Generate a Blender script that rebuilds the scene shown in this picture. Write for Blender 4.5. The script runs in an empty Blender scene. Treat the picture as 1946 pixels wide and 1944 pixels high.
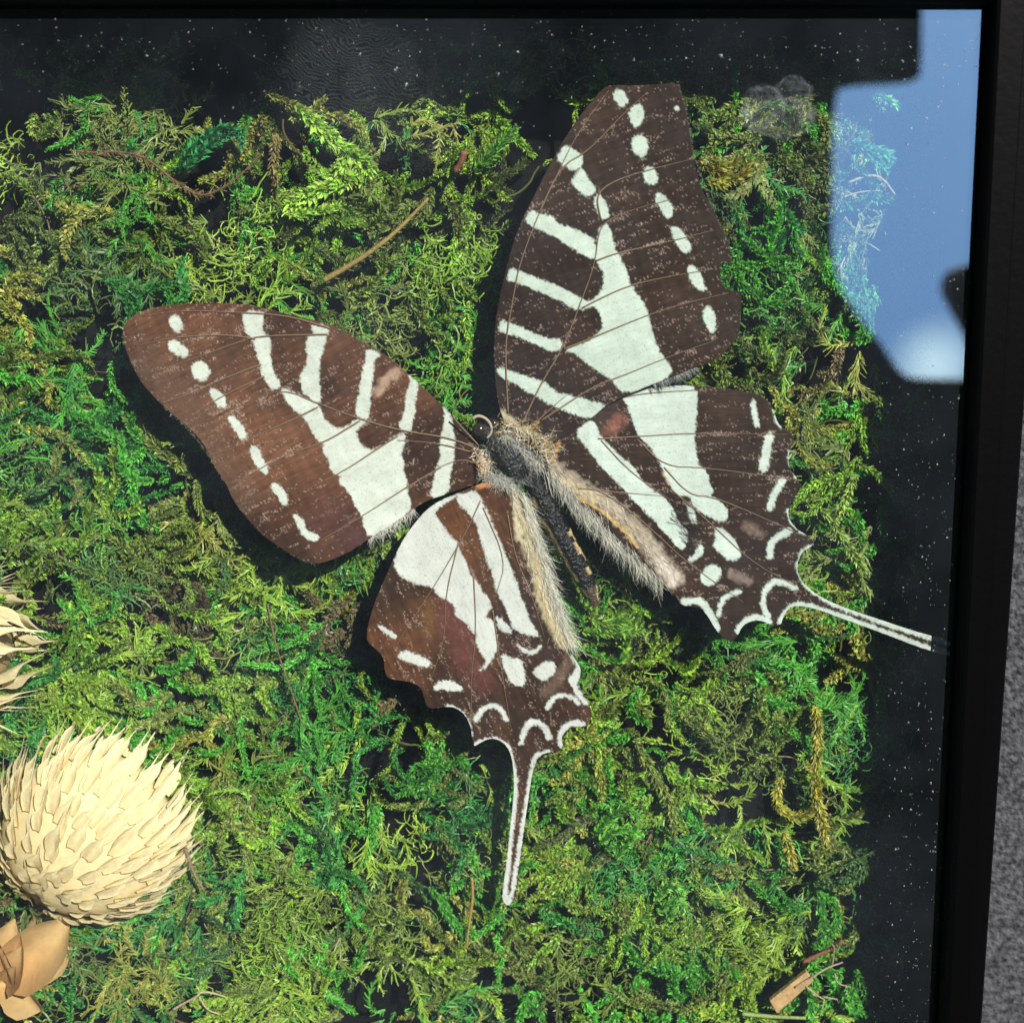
import bpy, math
import numpy as np
from mathutils import Vector, Matrix

# ------------------------------------------------------------------ camera, sky, sun, exposure
P = 6.5e-5                      # metres per unit of the plan below (the whole picture is about 127 mm wide)
RNG = np.random.default_rng(11)
S = bpy.context.scene
COL = S.collection
TH = math.radians(8.8)          # the camera leans towards the lower edge of the box
DIST = 2673.0
cam_d = bpy.data.cameras.new("camera"); cam = bpy.data.objects.new("camera", cam_d); COL.objects.link(cam)
cam.location = (0, DIST*math.sin(TH)*P, DIST*math.cos(TH)*P)
cam.rotation_euler = (-TH, 0, 0)
cam_d.sensor_width = 36; cam_d.lens = 36*DIST/1946
cam_d.clip_start = .01; cam_d.clip_end = 100
cam_d.dof.use_dof = True; cam_d.dof.focus_distance = (DIST+130)*P; cam_d.dof.aperture_fstop = 26
S.camera = cam
KX, KY = .50, .60               # how far a shadow moves left / down per unit of height
SUN_EL = math.atan(1/math.hypot(KX, KY)); SUN_AZ = math.atan2(KX, KY)
w = bpy.data.worlds.new("World"); S.world = w; w.use_nodes = True
nt = w.node_tree; nt.nodes.clear()
sky = nt.nodes.new("ShaderNodeTexSky"); sky.sky_type = 'NISHITA'; sky.sun_disc = False
sky.sun_elevation = SUN_EL; sky.sun_rotation = SUN_AZ; sky.altitude = 600; sky.air_density = 1.0; sky.dust_density = .3; sky.ozone_density = 1.5
bg = nt.nodes.new("ShaderNodeBackground"); bg.inputs[1].default_value = .15
wo = nt.nodes.new("ShaderNodeOutputWorld")
N = nt.nodes.new; K = nt.links.new
tcw = N("ShaderNodeTexCoord"); nz = N("ShaderNodeTexNoise"); nz.inputs['Scale'].default_value = 5; nz.inputs['Detail'].default_value = 5
K(tcw.outputs['Generated'], nz.inputs['Vector']); acc = None
for dx_, dy_, dz_, rr_ in ((0.286, -0.048, 0.957, .030), (.75, .2, .63, .25), (-.6, .6, .53, .3), (-.3, -.8, .52, .3), (.2, .9, .39, .25), (-.85, -.2, .49, .25)):   # a few fair weather clouds
    dn = N("ShaderNodeVectorMath"); dn.operation = 'DISTANCE'; dn.inputs[1].default_value = (dx_, dy_, dz_); K(tcw.outputs['Generated'], dn.inputs[0])
    ad = N("ShaderNodeMath"); ad.operation = 'MULTIPLY_ADD'; ad.inputs[1].default_value = rr_*.9; K(nz.outputs[0], ad.inputs[0]); K(dn.outputs['Value'], ad.inputs[2])
    mp = N("ShaderNodeMapRange"); mp.interpolation_type = 'SMOOTHSTEP'; mp.inputs[1].default_value = rr_*1.75; mp.inputs[2].default_value = rr_*.45; mp.inputs[3].default_value = 0; mp.inputs[4].default_value = 1; K(ad.outputs[0], mp.inputs[0])
    if acc:
        mxm = N("ShaderNodeMath"); mxm.operation = 'MAXIMUM'; K(acc, mxm.inputs[0]); K(mp.outputs[0], mxm.inputs[1]); acc = mxm.outputs[0]
    else: acc = mp.outputs[0]
mxc = N("ShaderNodeMix"); mxc.data_type = 'RGBA'; mxc.inputs[7].default_value = (4.6, 5.0, 5.6, 1); K(acc, mxc.inputs[0]); K(sky.outputs[0], mxc.inputs[6])
K(mxc.outputs[2], bg.inputs[0]); nt.links.new(bg.outputs[0], wo.inputs[0])
sd = bpy.data.lights.new("sun", 'SUN'); sd.energy = 5.0; sd.angle = math.radians(.53); sd.color = (1, .955, .88)
sun = bpy.data.objects.new("sun", sd); COL.objects.link(sun)
sun.rotation_euler = Vector((-KX, -KY, -1)).to_track_quat('-Z', 'Y').to_euler(); sun.location = (.3, .36, .6)
S.view_settings.view_transform = 'Standard'; S.view_settings.look = 'None'
S.view_settings.gamma = 1; S.view_settings.exposure = 1.56
S.cycles.max_bounces = 8; S.cycles.transparent_max_bounces = 12
S.cycles.caustics_reflective = False; S.cycles.caustics_refractive = False

# ------------------------------------------------------------------ geometry helpers
CAM = np.array([0, DIST*math.sin(TH), DIST*math.cos(TH)])
def U(p, z=0.):
    """points of the photo's plan, brought to the height z (units below / above the pane)"""
    p = np.atleast_2d(np.asarray(p, float)); dx = p[:, 0]-973; dy = 972-p[:, 1]
    d = np.stack([dx, dy*math.cos(TH)-DIST*math.sin(TH), -dy*math.sin(TH)-DIST*math.cos(TH)], 1)
    z = np.broadcast_to(np.asarray(z, float), (len(p),))
    t = (z-CAM[2])/d[:, 2]
    return CAM+d*t[:, None]
def crop(x0, y0, s): return lambda *pts: [(x0+u*s, y0+v*s) for u, v in pts]
A = crop(900, 130, .28497); B = crop(900, 500, .28497); C = crop(200, 550, .28497); D = crop(550, 600, .28497)
E = crop(680, 900, .25907); F = crop(1000, 700, .28497); G = crop(1240, 950, .32124); H = crop(850, 1250, .25907)
I = crop(860, 760, .21769)
LAT = np.random.default_rng(5).random((8, 257, 257))
def vn(x, y, s, seed=0):
    x = np.asarray(x)/s+37.3*seed; y = np.asarray(y)/s+91.7*seed
    xi = np.floor(x).astype(int); yi = np.floor(y).astype(int); fx = x-xi; fy = y-yi
    fx = fx*fx*(3-2*fx); fy = fy*fy*(3-2*fy); L = LAT[seed % 8]
    a = xi % 256; b = yi % 256; a1 = (a+1) % 256; b1 = (b+1) % 256
    return (L[a, b]*(1-fx)+L[a1, b]*fx)*(1-fy)+(L[a, b1]*(1-fx)+L[a1, b1]*fx)*fy
def fbm(x, y, s, seed=0, o=3): return sum(vn(x, y, s/2**k, seed+k)*.5**k for k in range(o))/sum(.5**k for k in range(o))
def chaikin(p, n=2, closed=True):
    p = np.asarray(p, float)
    for _ in range(n):
        q = np.roll(p, -1, 0) if closed else p[1:]
        r = p if closed else p[:-1]
        m = np.empty((2*len(r), 2)); m[0::2] = .75*r+.25*q; m[1::2] = .25*r+.75*q
        p = m if closed else np.vstack([p[:1], m, p[-1:]])
    return p
def resample(p, step, closed=False):
    p = np.asarray(p, float)
    if closed: p = np.vstack([p, p[:1]])
    l = np.r_[0, np.cumsum(np.linalg.norm(np.diff(p, axis=0), axis=1))]
    n = max(2, int(l[-1]/step)+1); t = np.linspace(0, l[-1], n)
    q = np.stack([np.interp(t, l, p[:, k]) for k in range(p.shape[1])], 1)
    return q[:-1] if closed else q
def segdist(X, Y, poly, closed):
    p = np.asarray(poly, float); q = np.roll(p, -1, 0) if closed else p[1:]
    p = p if closed else p[:-1]
    best = np.full(X.shape, 1e9); ins = np.zeros(X.shape, bool)
    for (x0, y0), (x1, y1) in zip(p, q):
        ex, ey = x1-x0, y1-y0; l2 = ex*ex+ey*ey+1e-9
        t = np.clip(((X-x0)*ex+(Y-y0)*ey)/l2, 0, 1)
        best = np.minimum(best, (X-x0-t*ex)**2+(Y-y0-t*ey)**2)
        if closed:
            c = (y0 > Y) != (y1 > Y)
            ins ^= c & (X < x0+(Y-y0)*ex/(ey if ey else 1e-9))
    d = np.sqrt(best)
    return np.where(ins, d, -d) if closed else d      # signed: inside positive
def local(fn, X, Y, poly, margin, out, *a):
    p = np.asarray(poly); m = (X > p[:, 0].min()-margin) & (X < p[:, 0].max()+margin) & (Y > p[:, 1].min()-margin) & (Y < p[:, 1].max()+margin)
    if m.any(): out[m] = np.maximum(out[m], fn(X[m], Y[m], poly, *a))
def mesh_np(name, V, quads=None, tris=None, col=None, smooth=True):
    me = bpy.data.meshes.new(name); V = np.asarray(V, np.float64)*P
    q = np.zeros((0, 4), int) if quads is None else np.asarray(quads, int).reshape(-1, 4)
    t = np.zeros((0, 3), int) if tris is None else np.asarray(tris, int).reshape(-1, 3)
    me.vertices.add(len(V)); me.vertices.foreach_set('co', V.astype(np.float32).ravel())
    me.loops.add(q.size+t.size); me.loops.foreach_set('vertex_index', np.r_[q.ravel(), t.ravel()].astype(np.int32))
    me.polygons.add(len(q)+len(t))
    me.polygons.foreach_set('loop_start', np.r_[np.arange(len(q))*4, q.size+np.arange(len(t))*3].astype(np.int32))
    me.polygons.foreach_set('use_smooth', np.full(len(q)+len(t), smooth))
    me.update(calc_edges=True)
    if col is not None:
        c = np.ones((len(V), 4), np.float32); c[:, :3] = np.broadcast_to(col, (len(V), 3))
        me.attributes.new('col', 'FLOAT_COLOR', 'POINT').data.foreach_set('color', c.ravel())
    return me
def mk(name, V, quads=None, tris=None, mat=None, parent=None, col=None, smooth=True, **props):
    V = np.asarray(V, float); loc = np.array([0., 0, 0])
    if parent is None: loc = np.r_[(V[:, :2].min(0)+V[:, :2].max(0))/2, V[:, 2].min()]
    else: loc = np.array(parent['_loc'])
    o = bpy.data.objects.new(name, mesh_np(name, V-loc, quads, tris, col, smooth)); COL.objects.link(o)
    if mat: o.data.materials.append(mat)
    if parent: 
        o.parent = parent; o['_loc'] = list(loc)
    else:
        o.location = loc*P; o['_loc'] = list(loc)
    for k, v in props.items(): o[k] = v
    return o
def empty(name, loc, label, cat, group=None):
    o = bpy.data.objects.new(name, None); COL.objects.link(o); o.empty_display_size = .005
    o.location = np.asarray(loc, float)*P; o['_loc'] = [float(v) for v in loc]; o['label'] = label; o['category'] = cat
    if group: o['group'] = group
    return o
class MB:
    def __init__(s): s.V = []; s.Q = []; s.T = []; s.C = []; s.n = 0
    def add(s, V, Q=None, T=None, c=None):
        V = np.asarray(V, float).reshape(-1, 3); s.V.append(V)
        if Q is not None and len(Q): s.Q.append(np.asarray(Q, int).reshape(-1, 4)+s.n)
        if T is not None and len(T): s.T.append(np.asarray(T, int).reshape(-1, 3)+s.n)
        s.C.append(np.broadcast_to(np.asarray(c if c is not None else (1, 1, 1), float), (len(V), 3))); s.n += len(V)
    def build(s, name, mat, parent=None, smooth=True, **props):
        return mk(name, np.vstack(s.V), np.vstack(s.Q) if s.Q else None, np.vstack(s.T) if s.T else None, mat, parent, np.vstack(s.C), smooth, **props)
def norm(v): return v/(np.linalg.norm(v, axis=-1, keepdims=True)+1e-12)
def tube(path, r, k=6):
    p = np.asarray(path, float); n = len(p); r = np.broadcast_to(np.asarray(r, float), (n,))
    t = norm(np.gradient(p, axis=0)); up = np.where(np.abs(t[:, 2:3]) > .9, np.array([[1., 0, 0]]), np.array([[0., 0, 1]]))
    s = norm(np.cross(t, up)); u = np.cross(s, t); a = np.arange(k)*2*math.pi/k
    V = p[:, None]+r[:, None, None]*(np.cos(a)[None, :, None]*s[:, None]+np.sin(a)[None, :, None]*u[:, None])
    i = np.arange(n-1)[:, None]*k; j = np.arange(k)[None]; j1 = (j+1) % k
    Q = np.stack([i+j, i+j1, i+k+j1, i+k+j], -1).reshape(-1, 4)
    V = np.vstack([V.reshape(-1, 3), p[:1], p[-1:]]); b = n*k
    T = [(b, (m+1) % k, m) for m in range(k)]+[(b+1, (n-1)*k+m, (n-1)*k+(m+1) % k) for m in range(k)]
    return V, Q, T
def ribbons(pts, wd, nrm):
    """pts (N,m,3), wd (N,m), nrm (N,3)"""
    N, m, _ = pts.shape; t = norm(np.gradient(pts, axis=1)); s = norm(np.cross(t, nrm[:, None]))
    V = np.stack([pts-s*wd[..., None]/2, pts+s*wd[..., None]/2], 2).reshape(-1, 3)
    i = (np.arange(N)[:, None]*m+np.arange(m-1)[None])*2
    return V, np.stack([i, i+1, i+3, i+2], -1).reshape(-1, 4)
def leaves(b, d, n, L, W):
    s = norm(np.cross(d, n)); L = L[:, None]; W = W[:, None]
    V = np.stack([b, b+d*L*.42+s*W/2+n*W*.22, b+d*L-n*L*.12, b+d*L*.42-s*W/2+n*W*.22], 1).reshape(-1, 3)
    return V, np.arange(len(V)).reshape(-1, 4)
def box(x0, x1, y0, y1, z0, z1, bev=0):
    V = np.array([(x, y, z) for z in (z0, z1) for y in (y0, y1) for x in (x0, x1)], float)
    return V, [(0, 2, 3, 1), (4, 5, 7, 6), (0, 1, 5, 4), (2, 6, 7, 3), (0, 4, 6, 2), (1, 3, 7, 5)]
def ellipsoid(c, ax, rad, nu=20, nv=12):
    u = np.linspace(0, 2*math.pi, nu, endpoint=False); v = np.linspace(.02, math.pi-.02, nv)
    q = np.stack([np.cos(v)[:, None]*np.ones(nu), np.sin(v)[:, None]*np.cos(u), np.sin(v)[:, None]*np.sin(u)], -1).reshape(-1, 3)*np.asarray(rad)
    V = np.asarray(c)+q@np.asarray(ax)
    i = np.arange(nv-1)[:, None]*nu; j = np.arange(nu)[None]; j1 = (j+1) % nu
    return V, np.stack([i+j, i+j1, i+nu+j1, i+nu+j], -1).reshape(-1, 4)

# ------------------------------------------------------------------ materials
def mat(name, color=(.5, .5, .5), rough=.5, attr=False, spec=.5, bump=None, noise=None, transl=0, coat=0):
    m = bpy.data.materials.new(name); m.use_nodes = True; t = m.node_tree; n = t.nodes; b = n['Principled BSDF']; out = n['Material Output']
    b.inputs['Roughness'].default_value = rough; b.inputs['Specular IOR Level'].default_value = spec; b.inputs['Coat Weight'].default_value = coat
    b.inputs['Base Color'].default_value = (*color, 1); src = None
    if attr:
        a = n.new('ShaderNodeAttribute'); a.attribute_name = 'col'; src = a.outputs['Color']
    tc = n.new('ShaderNodeTexCoord')
    if noise:
        sc, lo, hi = noise; z = n.new('ShaderNodeTexNoise'); z.inputs['Scale'].default_value = sc; z.inputs['Detail'].default_value = 4
        t.links.new(tc.outputs['Object'], z.inputs['Vector'])
        mr = n.new('ShaderNodeMapRange'); mr.inputs[1].default_value = .3; mr.inputs[2].default_value = .7; mr.inputs[3].default_value = lo; mr.inputs[4].default_value = hi
        t.links.new(z.outputs[0], mr.inputs[0])
        mx = n.new('ShaderNodeMix'); mx.data_type = 'RGBA'; mx.blend_type = 'MULTIPLY'; mx.inputs[0].default_value = 1
        if src: t.links.new(src, mx.inputs[6])
        else: mx.inputs[6].default_value = (*color, 1)
        cb = n.new('ShaderNodeCombineColor')
        for k in range(3): t.links.new(mr.outputs[0], cb.inputs[k])
        t.links.new(cb.outputs[0], mx.inputs[7]); src = mx.outputs[2]
    if src: t.links.new(src, b.inputs['Base Color'])
    if bump:
        z = n.new('ShaderNodeTexNoise'); z.inputs['Scale'].default_value = bump[0]; z.inputs['Detail'].default_value = 3
        t.links.new(tc.outputs['Object'], z.inputs['Vector'])
        bp = n.new('ShaderNodeBump'); bp.inputs['Strength'].default_value = bump[1]; bp.inputs['Distance'].default_value = bump[2]
        t.links.new(z.outputs[0], bp.inputs['Height']); t.links.new(bp.outputs[0], b.inputs['Normal'])
    if transl:
        tr = n.new('ShaderNodeBsdfTranslucent'); tr.inputs[0].default_value = (*color, 1)
        if src: t.links.new(src, tr.inputs[0])
        ms = n.new('ShaderNodeMixShader'); ms.inputs[0].default_value = transl
        t.links.new(b.outputs[0], ms.inputs[1]); t.links.new(tr.outputs[0], ms.inputs[2]); t.links.new(ms.outputs[0], out.inputs[0])
    return m
M_BLACK = mat('black satin lacquer', (.0008, .0007, .0008), .4, spec=.02, bump=(900, .1, .0003))
M_WALL = mat('black inner lining', (.005, .005, .005), .9, spec=.1)
M_BACK = mat('dark backing', (.006, .006, .005), .95, spec=.1, noise=(300, .4, 1.6))
M_MOSS = mat('moss', attr=True, rough=.4, spec=.4, transl=.24)
M_TWIG = mat('dry stem', attr=True, rough=.7, spec=.25, noise=(2500, .7, 1.25), bump=(3000, .4, .0002))
M_WING = mat('wing scales', attr=True, rough=.6, spec=.13, bump=(9000, .3, .00006))
bw = M_WING.node_tree.nodes['Principled BSDF']; bw.inputs['Sheen Weight'].default_value = .12; bw.inputs['Sheen Tint'].default_value = (1, .55, .4, 1); bw.inputs['Sheen Roughness'].default_value = .4
M_VEIN = mat('vein', (.22, .14, .085), .45)
M_HAIR = mat('hair', attr=True, rough=.5, spec=.4, transl=.25)
M_BODY = mat('body', attr=True, rough=.28, spec=.5, bump=(2500, .9, .0005))
M_BRACT = mat('bract', attr=True, rough=.5, spec=.25, transl=.22, noise=(900, .9, 1.08), bump=(2600, .3, .0003))
M_FELT = mat('grey felt', (.026, .026, .028), .95, spec=.1, noise=(1100, .3, 2.0), bump=(1300, 1, .0010))

def glass_material(name, refl, dust):
    m = bpy.data.materials.new(name); m.use_nodes = True; t = m.node_tree; n = t.nodes; n.clear()
    o = n.new('ShaderNodeOutputMaterial'); tr = n.new('ShaderNodeBsdfTransparent'); tr.inputs[0].default_value = (.97, .985, .975, 1)
    gl = n.new('ShaderNodeBsdfGlossy'); gl.inputs['Roughness'].default_value = 0; gl.inputs[0].default_value = (.74, .97, 1, 1)
    fr = n.new('ShaderNodeLayerWeight'); fr.inputs[0].default_value = .3
    mr = n.new('ShaderNodeMapRange'); mr.inputs[3].default_value = refl; mr.inputs[4].default_value = min(1, refl+.5)
    t.links.new(fr.outputs['Fresnel'], mr.inputs[0])
    m1 = n.new('ShaderNodeMixShader'); t.links.new(mr.outputs[0], m1.inputs[0]); t.links.new(tr.outputs[0], m1.inputs[1]); t.links.new(gl.outputs[0], m1.inputs[2])
    df = n.new('ShaderNodeBsdfDiffuse'); df.inputs[0].default_value = (.6, .74, .92, 1)
    tc = n.new('ShaderNodeTexCoord'); z = n.new('ShaderNodeTexNoise'); z.inputs['Scale'].default_value = 45; z.inputs['Detail'].default_value = 6; z.inputs['Roughness'].default_value = .65
    t.links.new(tc.outputs['Object'], z.inputs['Vector'])
    m2r = n.new('ShaderNodeMapRange'); m2r.inputs[1].default_value = .3; m2r.inputs[2].default_value = .75; m2r.inputs[3].default_value = dust*.35; m2r.inputs[4].default_value = dust*1.8
    t.links.new(z.outputs[0], m2r.inputs[0])
    m2 = n.new('ShaderNodeMixShader'); t.links.new(m2r.outputs[0], m2.inputs[0]); t.links.new(m1.outputs[0], m2.inputs[1]); t.links.new(df.outputs[0], m2.inputs[2]); t.links.new(m2.outputs[0], o.inputs[0])
    return m
M_GLASS = glass_material('dusty glass', .31, .0052); M_GLASS2 = glass_material('glass back', .02, .0008)
def smear_material(name, kind, amount):
    """dried residue on the pane: mostly clear, pale where the residue is"""
    m = bpy.data.materials.new(name); m.use_nodes = True; t = m.node_tree; n = t.nodes; n.clear()
    o = n.new('ShaderNodeOutputMaterial'); tr = n.new('ShaderNodeBsdfTransparent'); df = n.new('ShaderNodeBsdfDiffuse'); df.inputs[0].default_value = (.7, .75, .78, 1)
    at = n.new('ShaderNodeAttribute'); at.attribute_name = 'col'; tc = n.new('ShaderNodeTexCoord')
    if kind == 'print':
        z = n.new('ShaderNodeTexWave'); z.wave_type = 'RINGS'; z.rings_direction = 'Z'; z.inputs['Scale'].default_value = 800; z.inputs['Distortion'].default_value = 30; z.inputs['Detail'].default_value = 3; z.inputs['Detail Scale'].default_value = .35
    else:
        z = n.new('ShaderNodeTexNoise'); z.inputs['Scale'].default_value = 900; z.inputs['Detail'].default_value = 5; z.inputs['Distortion'].default_value = 1.5
    t.links.new(tc.outputs['Object'], z.inputs['Vector'])
    mr = n.new('ShaderNodeMapRange'); mr.inputs[1].default_value = .35; mr.inputs[2].default_value = .75; mr.inputs[3].default_value = amount*.15; mr.inputs[4].default_value = amount
    t.links.new(z.outputs[1 if kind == 'print' else 0], mr.inputs[0])
    mu = n.new('ShaderNodeMath'); mu.operation = 'MULTIPLY'; t.links.new(mr.outputs[0], mu.inputs[0]); t.links.new(at.outputs['Fac'], mu.inputs[1])
    ms = n.new('ShaderNodeMixShader'); t.links.new(mu.outputs[0], ms.inputs[0]); t.links.new(tr.outputs[0], ms.inputs[1]); t.links.new(df.outputs[0], ms.inputs[2]); t.links.new(ms.outputs[0], o.inputs[0])
    return m
M_STAIN = smear_material('dried drop', 'blot', .15); M_PRINT = smear_material('finger mark', 'print', .013)

# ------------------------------------------------------------------ the shadow box and what it lies on
LIP = 44.; BACK = -300.; TABLE = -440.
XR = float(np.mean(U([(1876, 20), (1843, 700), (1783, 1944)], 0)[:, 0]))
YT = float(U([(950, 12)], 0)[0, 1]); XL, YB = -1230., -1300.
RW = 138.                        # width of a rail
V, Q = box(-9000, 9000, -9000, 9000, TABLE-60, TABLE)
mk('tabletop', V, Q, mat=M_FELT, smooth=False, kind='structure', label='dark grey felt surface under the box')
fr = empty('shadow_box', ((XL+XR)/2, (YT+YB)/2, TABLE), 'black framed shadow box with dusty glass front, lying on grey felt', 'shadow box')
def rail(prof_len0, prof_len1, horiz, at, sgn):
    """one moulding, profile across the rail swept along it, mitred ends"""
    pr = [(0, LIP-14), (2, LIP-4), (8, LIP), (RW*.55, LIP+3), (RW*.6, LIP-1), (RW*.66, LIP-1), (RW-8, LIP-8), (RW, LIP-18), (RW, TABLE), (26, TABLE), (26, -16.5), (0, -16.5)] if False else \
         [(0, .8), (0, LIP-8), (3, LIP-2), (9, LIP), (RW*.50, LIP), (RW*.53, LIP-5), (RW*.58, LIP-5), (RW-9, LIP-9), (RW-2, LIP-14), (RW, LIP-24), (RW, TABLE+.5), (40, TABLE+.5), (40, .8)]
    V = []
    for e, L in enumerate((prof_len0, prof_len1)):
        for a, z in pr:
            l = L+(-a if e == 0 else a)
            V.append((l, at+sgn*a, z) if horiz else (at+sgn*a, l, z))
    n = len(pr); Q = [(k, (k+1) % n, n+(k+1) % n, n+k) for k in range(n)]
    return np.array(V, float), Q
oa, ob_ = U([(1935, 946), (1866, 1944)], LIP-14)
wr = lambda y: oa[0]-XR+(y-oa[1])*(ob_[0]-oa[0])/(ob_[1]-oa[1])
for args in ((XL, XR, True, YT, 1), (XL, XR, True, YB, -1), (YB, YT, False, XR, 1), (YB, YT, False, XL, -1)):
    V, Q = rail(*args)
    if args[2] is False and args[4] == 1:                 # the right moulding is a little wider at its upper end
        a = V[:, 0]-XR; k = np.array([wr(y) for y in V[:, 1]])/RW; V[:, 0] = np.where(a > RW*.45, XR+a*k, V[:, 0])
    mk('frame_rail', V, Q, mat=M_BLACK, parent=fr, smooth=False)
W0 = 10
for a in ((XL-W0, XL+2, YB, YT), (XR-2, XR+W0, YB, YT), (XL, XR, YT-2, YT+W0), (XL, XR, YB-W0, YB+2)):
    V, Q = box(*a, BACK+.5, -17); mk('side_lining', V, Q, mat=M_WALL, parent=fr, smooth=False)
V, Q = box(XL-12, XR+12, YB-12, YT+12, BACK-20, BACK); mk('backing_board', V, Q, mat=M_BACK, parent=fr, smooth=False)
V, Q = box(XL-38, XR+38, YB-38, YT+38, -15, 0); gp = mk('glass_pane', V, Q, mat=M_GLASS2, parent=fr, smooth=False); gp.data.materials.append(M_GLASS); gp.data.polygons[1].material_index = 1
def smear(name, cx, cy, rx, ry, m, seed, hole=0.):
    c0 = U([(cx, cy)], .6)[0]; c = c0+(np.zeros(3) if hole else np.array([rx*.35, ry*1.15, 0])); N = 40; r = np.linspace(0, 1, N); g = np.array([(a, b) for a in np.linspace(-1, 1, N) for b in np.linspace(-1, 1, N)])
    rad = np.hypot(g[:, 0], g[:, 1]); wob = fbm(g[:, 0]*50, g[:, 1]*50, 22, seed)-.5
    edge = 1-.0-rad+wob*.9
    f = np.clip(edge*(4 if hole else 1.6), 0, 1)*(.22+.78*np.exp(-((edge-.12)/.1)**2) if hole else 1)*np.clip((1-rad)*6, 0, 1)
    V = np.c_[c0[0]+g[:, 0]*rx, c0[1]+g[:, 1]*ry, np.full(len(g), .6)]+[fr['_loc'][0]-c[0], fr['_loc'][1]-c[1], 0]
    i = (np.arange(N-1)[:, None]*N+np.arange(N-1)[None]).ravel(); Q = np.stack([i, i+N, i+N+1, i+1], 1)
    o = mk(name, V, Q, mat=m, parent=fr, col=np.repeat(f[:, None], 3, 1)); o.location = ((c[0]-fr['_loc'][0])*P, (c[1]-fr['_loc'][1])*P, 0); return o
smear('dried_drop', 1452, 205, 46, 44, M_STAIN, 1, 1); smear('dried_drop', 1508, 178, 38, 34, M_STAIN, 2, 1); smear('dried_drop', 1478, 222, 74, 44, M_STAIN, 6, 1)
smear('finger_mark', 655, 175, 150, 175, M_PRINT, 3); smear('finger_mark', 760, 210, 120, 140, M_PRINT, 4)
# dust: tiny pale flakes lying on the pane
mb = MB(); n = 2300
dx = RNG.uniform(-1150, XR-3, n); dy = RNG.uniform(-1150, YT-3, n)
nn = RNG.uniform(-1, 1, (900, 2)); dx[:900] = XR-4-np.abs(RNG.normal(0, 100, 900)); dx[900:1700] = RNG.uniform(-1150, XR, 800); dy[900:1700] = YT-4-np.abs(RNG.normal(0, 110, 800))
for k in range(n):
    r = RNG.lognormal(.0, .5)*.85; a0 = RNG.normal(-1.6, .5)
    for j in range(RNG.integers(2, 4)):
        a = a0+(j-1)*RNG.uniform(.5, .9); e = np.array([math.cos(a), math.sin(a)]); s = np.array([-e[1], e[0]])*r*.16
        c = np.array([dx[k], dy[k]]); z0 = .8+RNG.random()*.3
        mb.add([(*(c-s), z0), (*(c+s), z0), (*(c+e*r*2.2), z0+1.2)], T=[(0, 1, 2)], c=np.array((.34, .34, .33))*RNG.uniform(.05, 1)**1.9)
mb.build('dust', mat('dust', attr=True, rough=.7), smooth=False, kind='stuff', label='pale specks of dust scattered on the glass', category='dust')

# added dark sheet out of view; its cut edge shapes what the pane mirrors
HC = 1.15/P
def mirrored(pts):
    g = U(pts, 0.); v = CAM*np.array([1, 1, -1]); d = g-v
    return v+d*((HC-v[2])/d[:, 2])[:, None]
edge = mirrored([(1752, -40), (1752, 140), (1742, 155), (1600, 160), (1587, 185), (1583, 300), (1580, 470), (1597, 550), (1640, 610), (1680, 660), (1712, 712), (1745, 722), (1900, 722)])[:, :2]; edge = chaikin(edge, 3, False)
far = 3.2/P
ring = np.vstack([[(edge[0, 0], far)], edge, [(far, edge[-1, 1]), (far, -far), (-far, -far), (-far, far)]])
nr = len(ring); V = np.vstack([np.c_[ring, np.full(nr, HC)], np.c_[ring, np.full(nr, HC+300)]])
me_Q = [(k, (k+1) % nr, nr+(k+1) % nr, nr+k) for k in range(nr)]
import mathutils
T = np.array([t for t in mathutils.geometry.tessellate_polygon([[Vector((x/1e4, y/1e4, 0)) for x, y in ring]])])
M_BLOCKER = mat('dark awning cloth', (.012, .013, .016), .9)
mk('sky_blocker', V, me_Q, np.vstack([T, T+nr]), M_BLOCKER, smooth=False, label='added dark sheet overhead, cut so the glass mirrors only a patch of blue sky', category='sky_blocker')

pe = mirrored([(1826, 545), (1960, 800)]); dv_ = norm(pe[1]-pe[0]); sv_ = np.array([-dv_[1], dv_[0], 0]); rs = 300.
pw = np.array([pe[0]+rs*(math.cos(a)*sv_-math.sin(a)*dv_) for a in np.linspace(0, math.pi, 13)]+[pe[1]-rs*sv_, pe[1]+rs*sv_]); n = len(pw)
V = np.vstack([pw-[0, 0, 400], pw-[0, 0, 20], pw.mean(0)[None]-[0, 0, 400], pw.mean(0)[None]-[0, 0, 20]])
mk('mirror_blob', V, [(k, (k+1) % n, n+(k+1) % n, n+k) for k in range(n)], [(2*n, (k+1) % n, k) for k in range(n)]+[(2*n+1, n+k, n+(k+1) % n) for k in range(n)], M_BLOCKER, bpy.data.objects['sky_blocker'], smooth=False)  # added bar; its rounded end mirrors as a dark blob beside the sky

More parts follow.
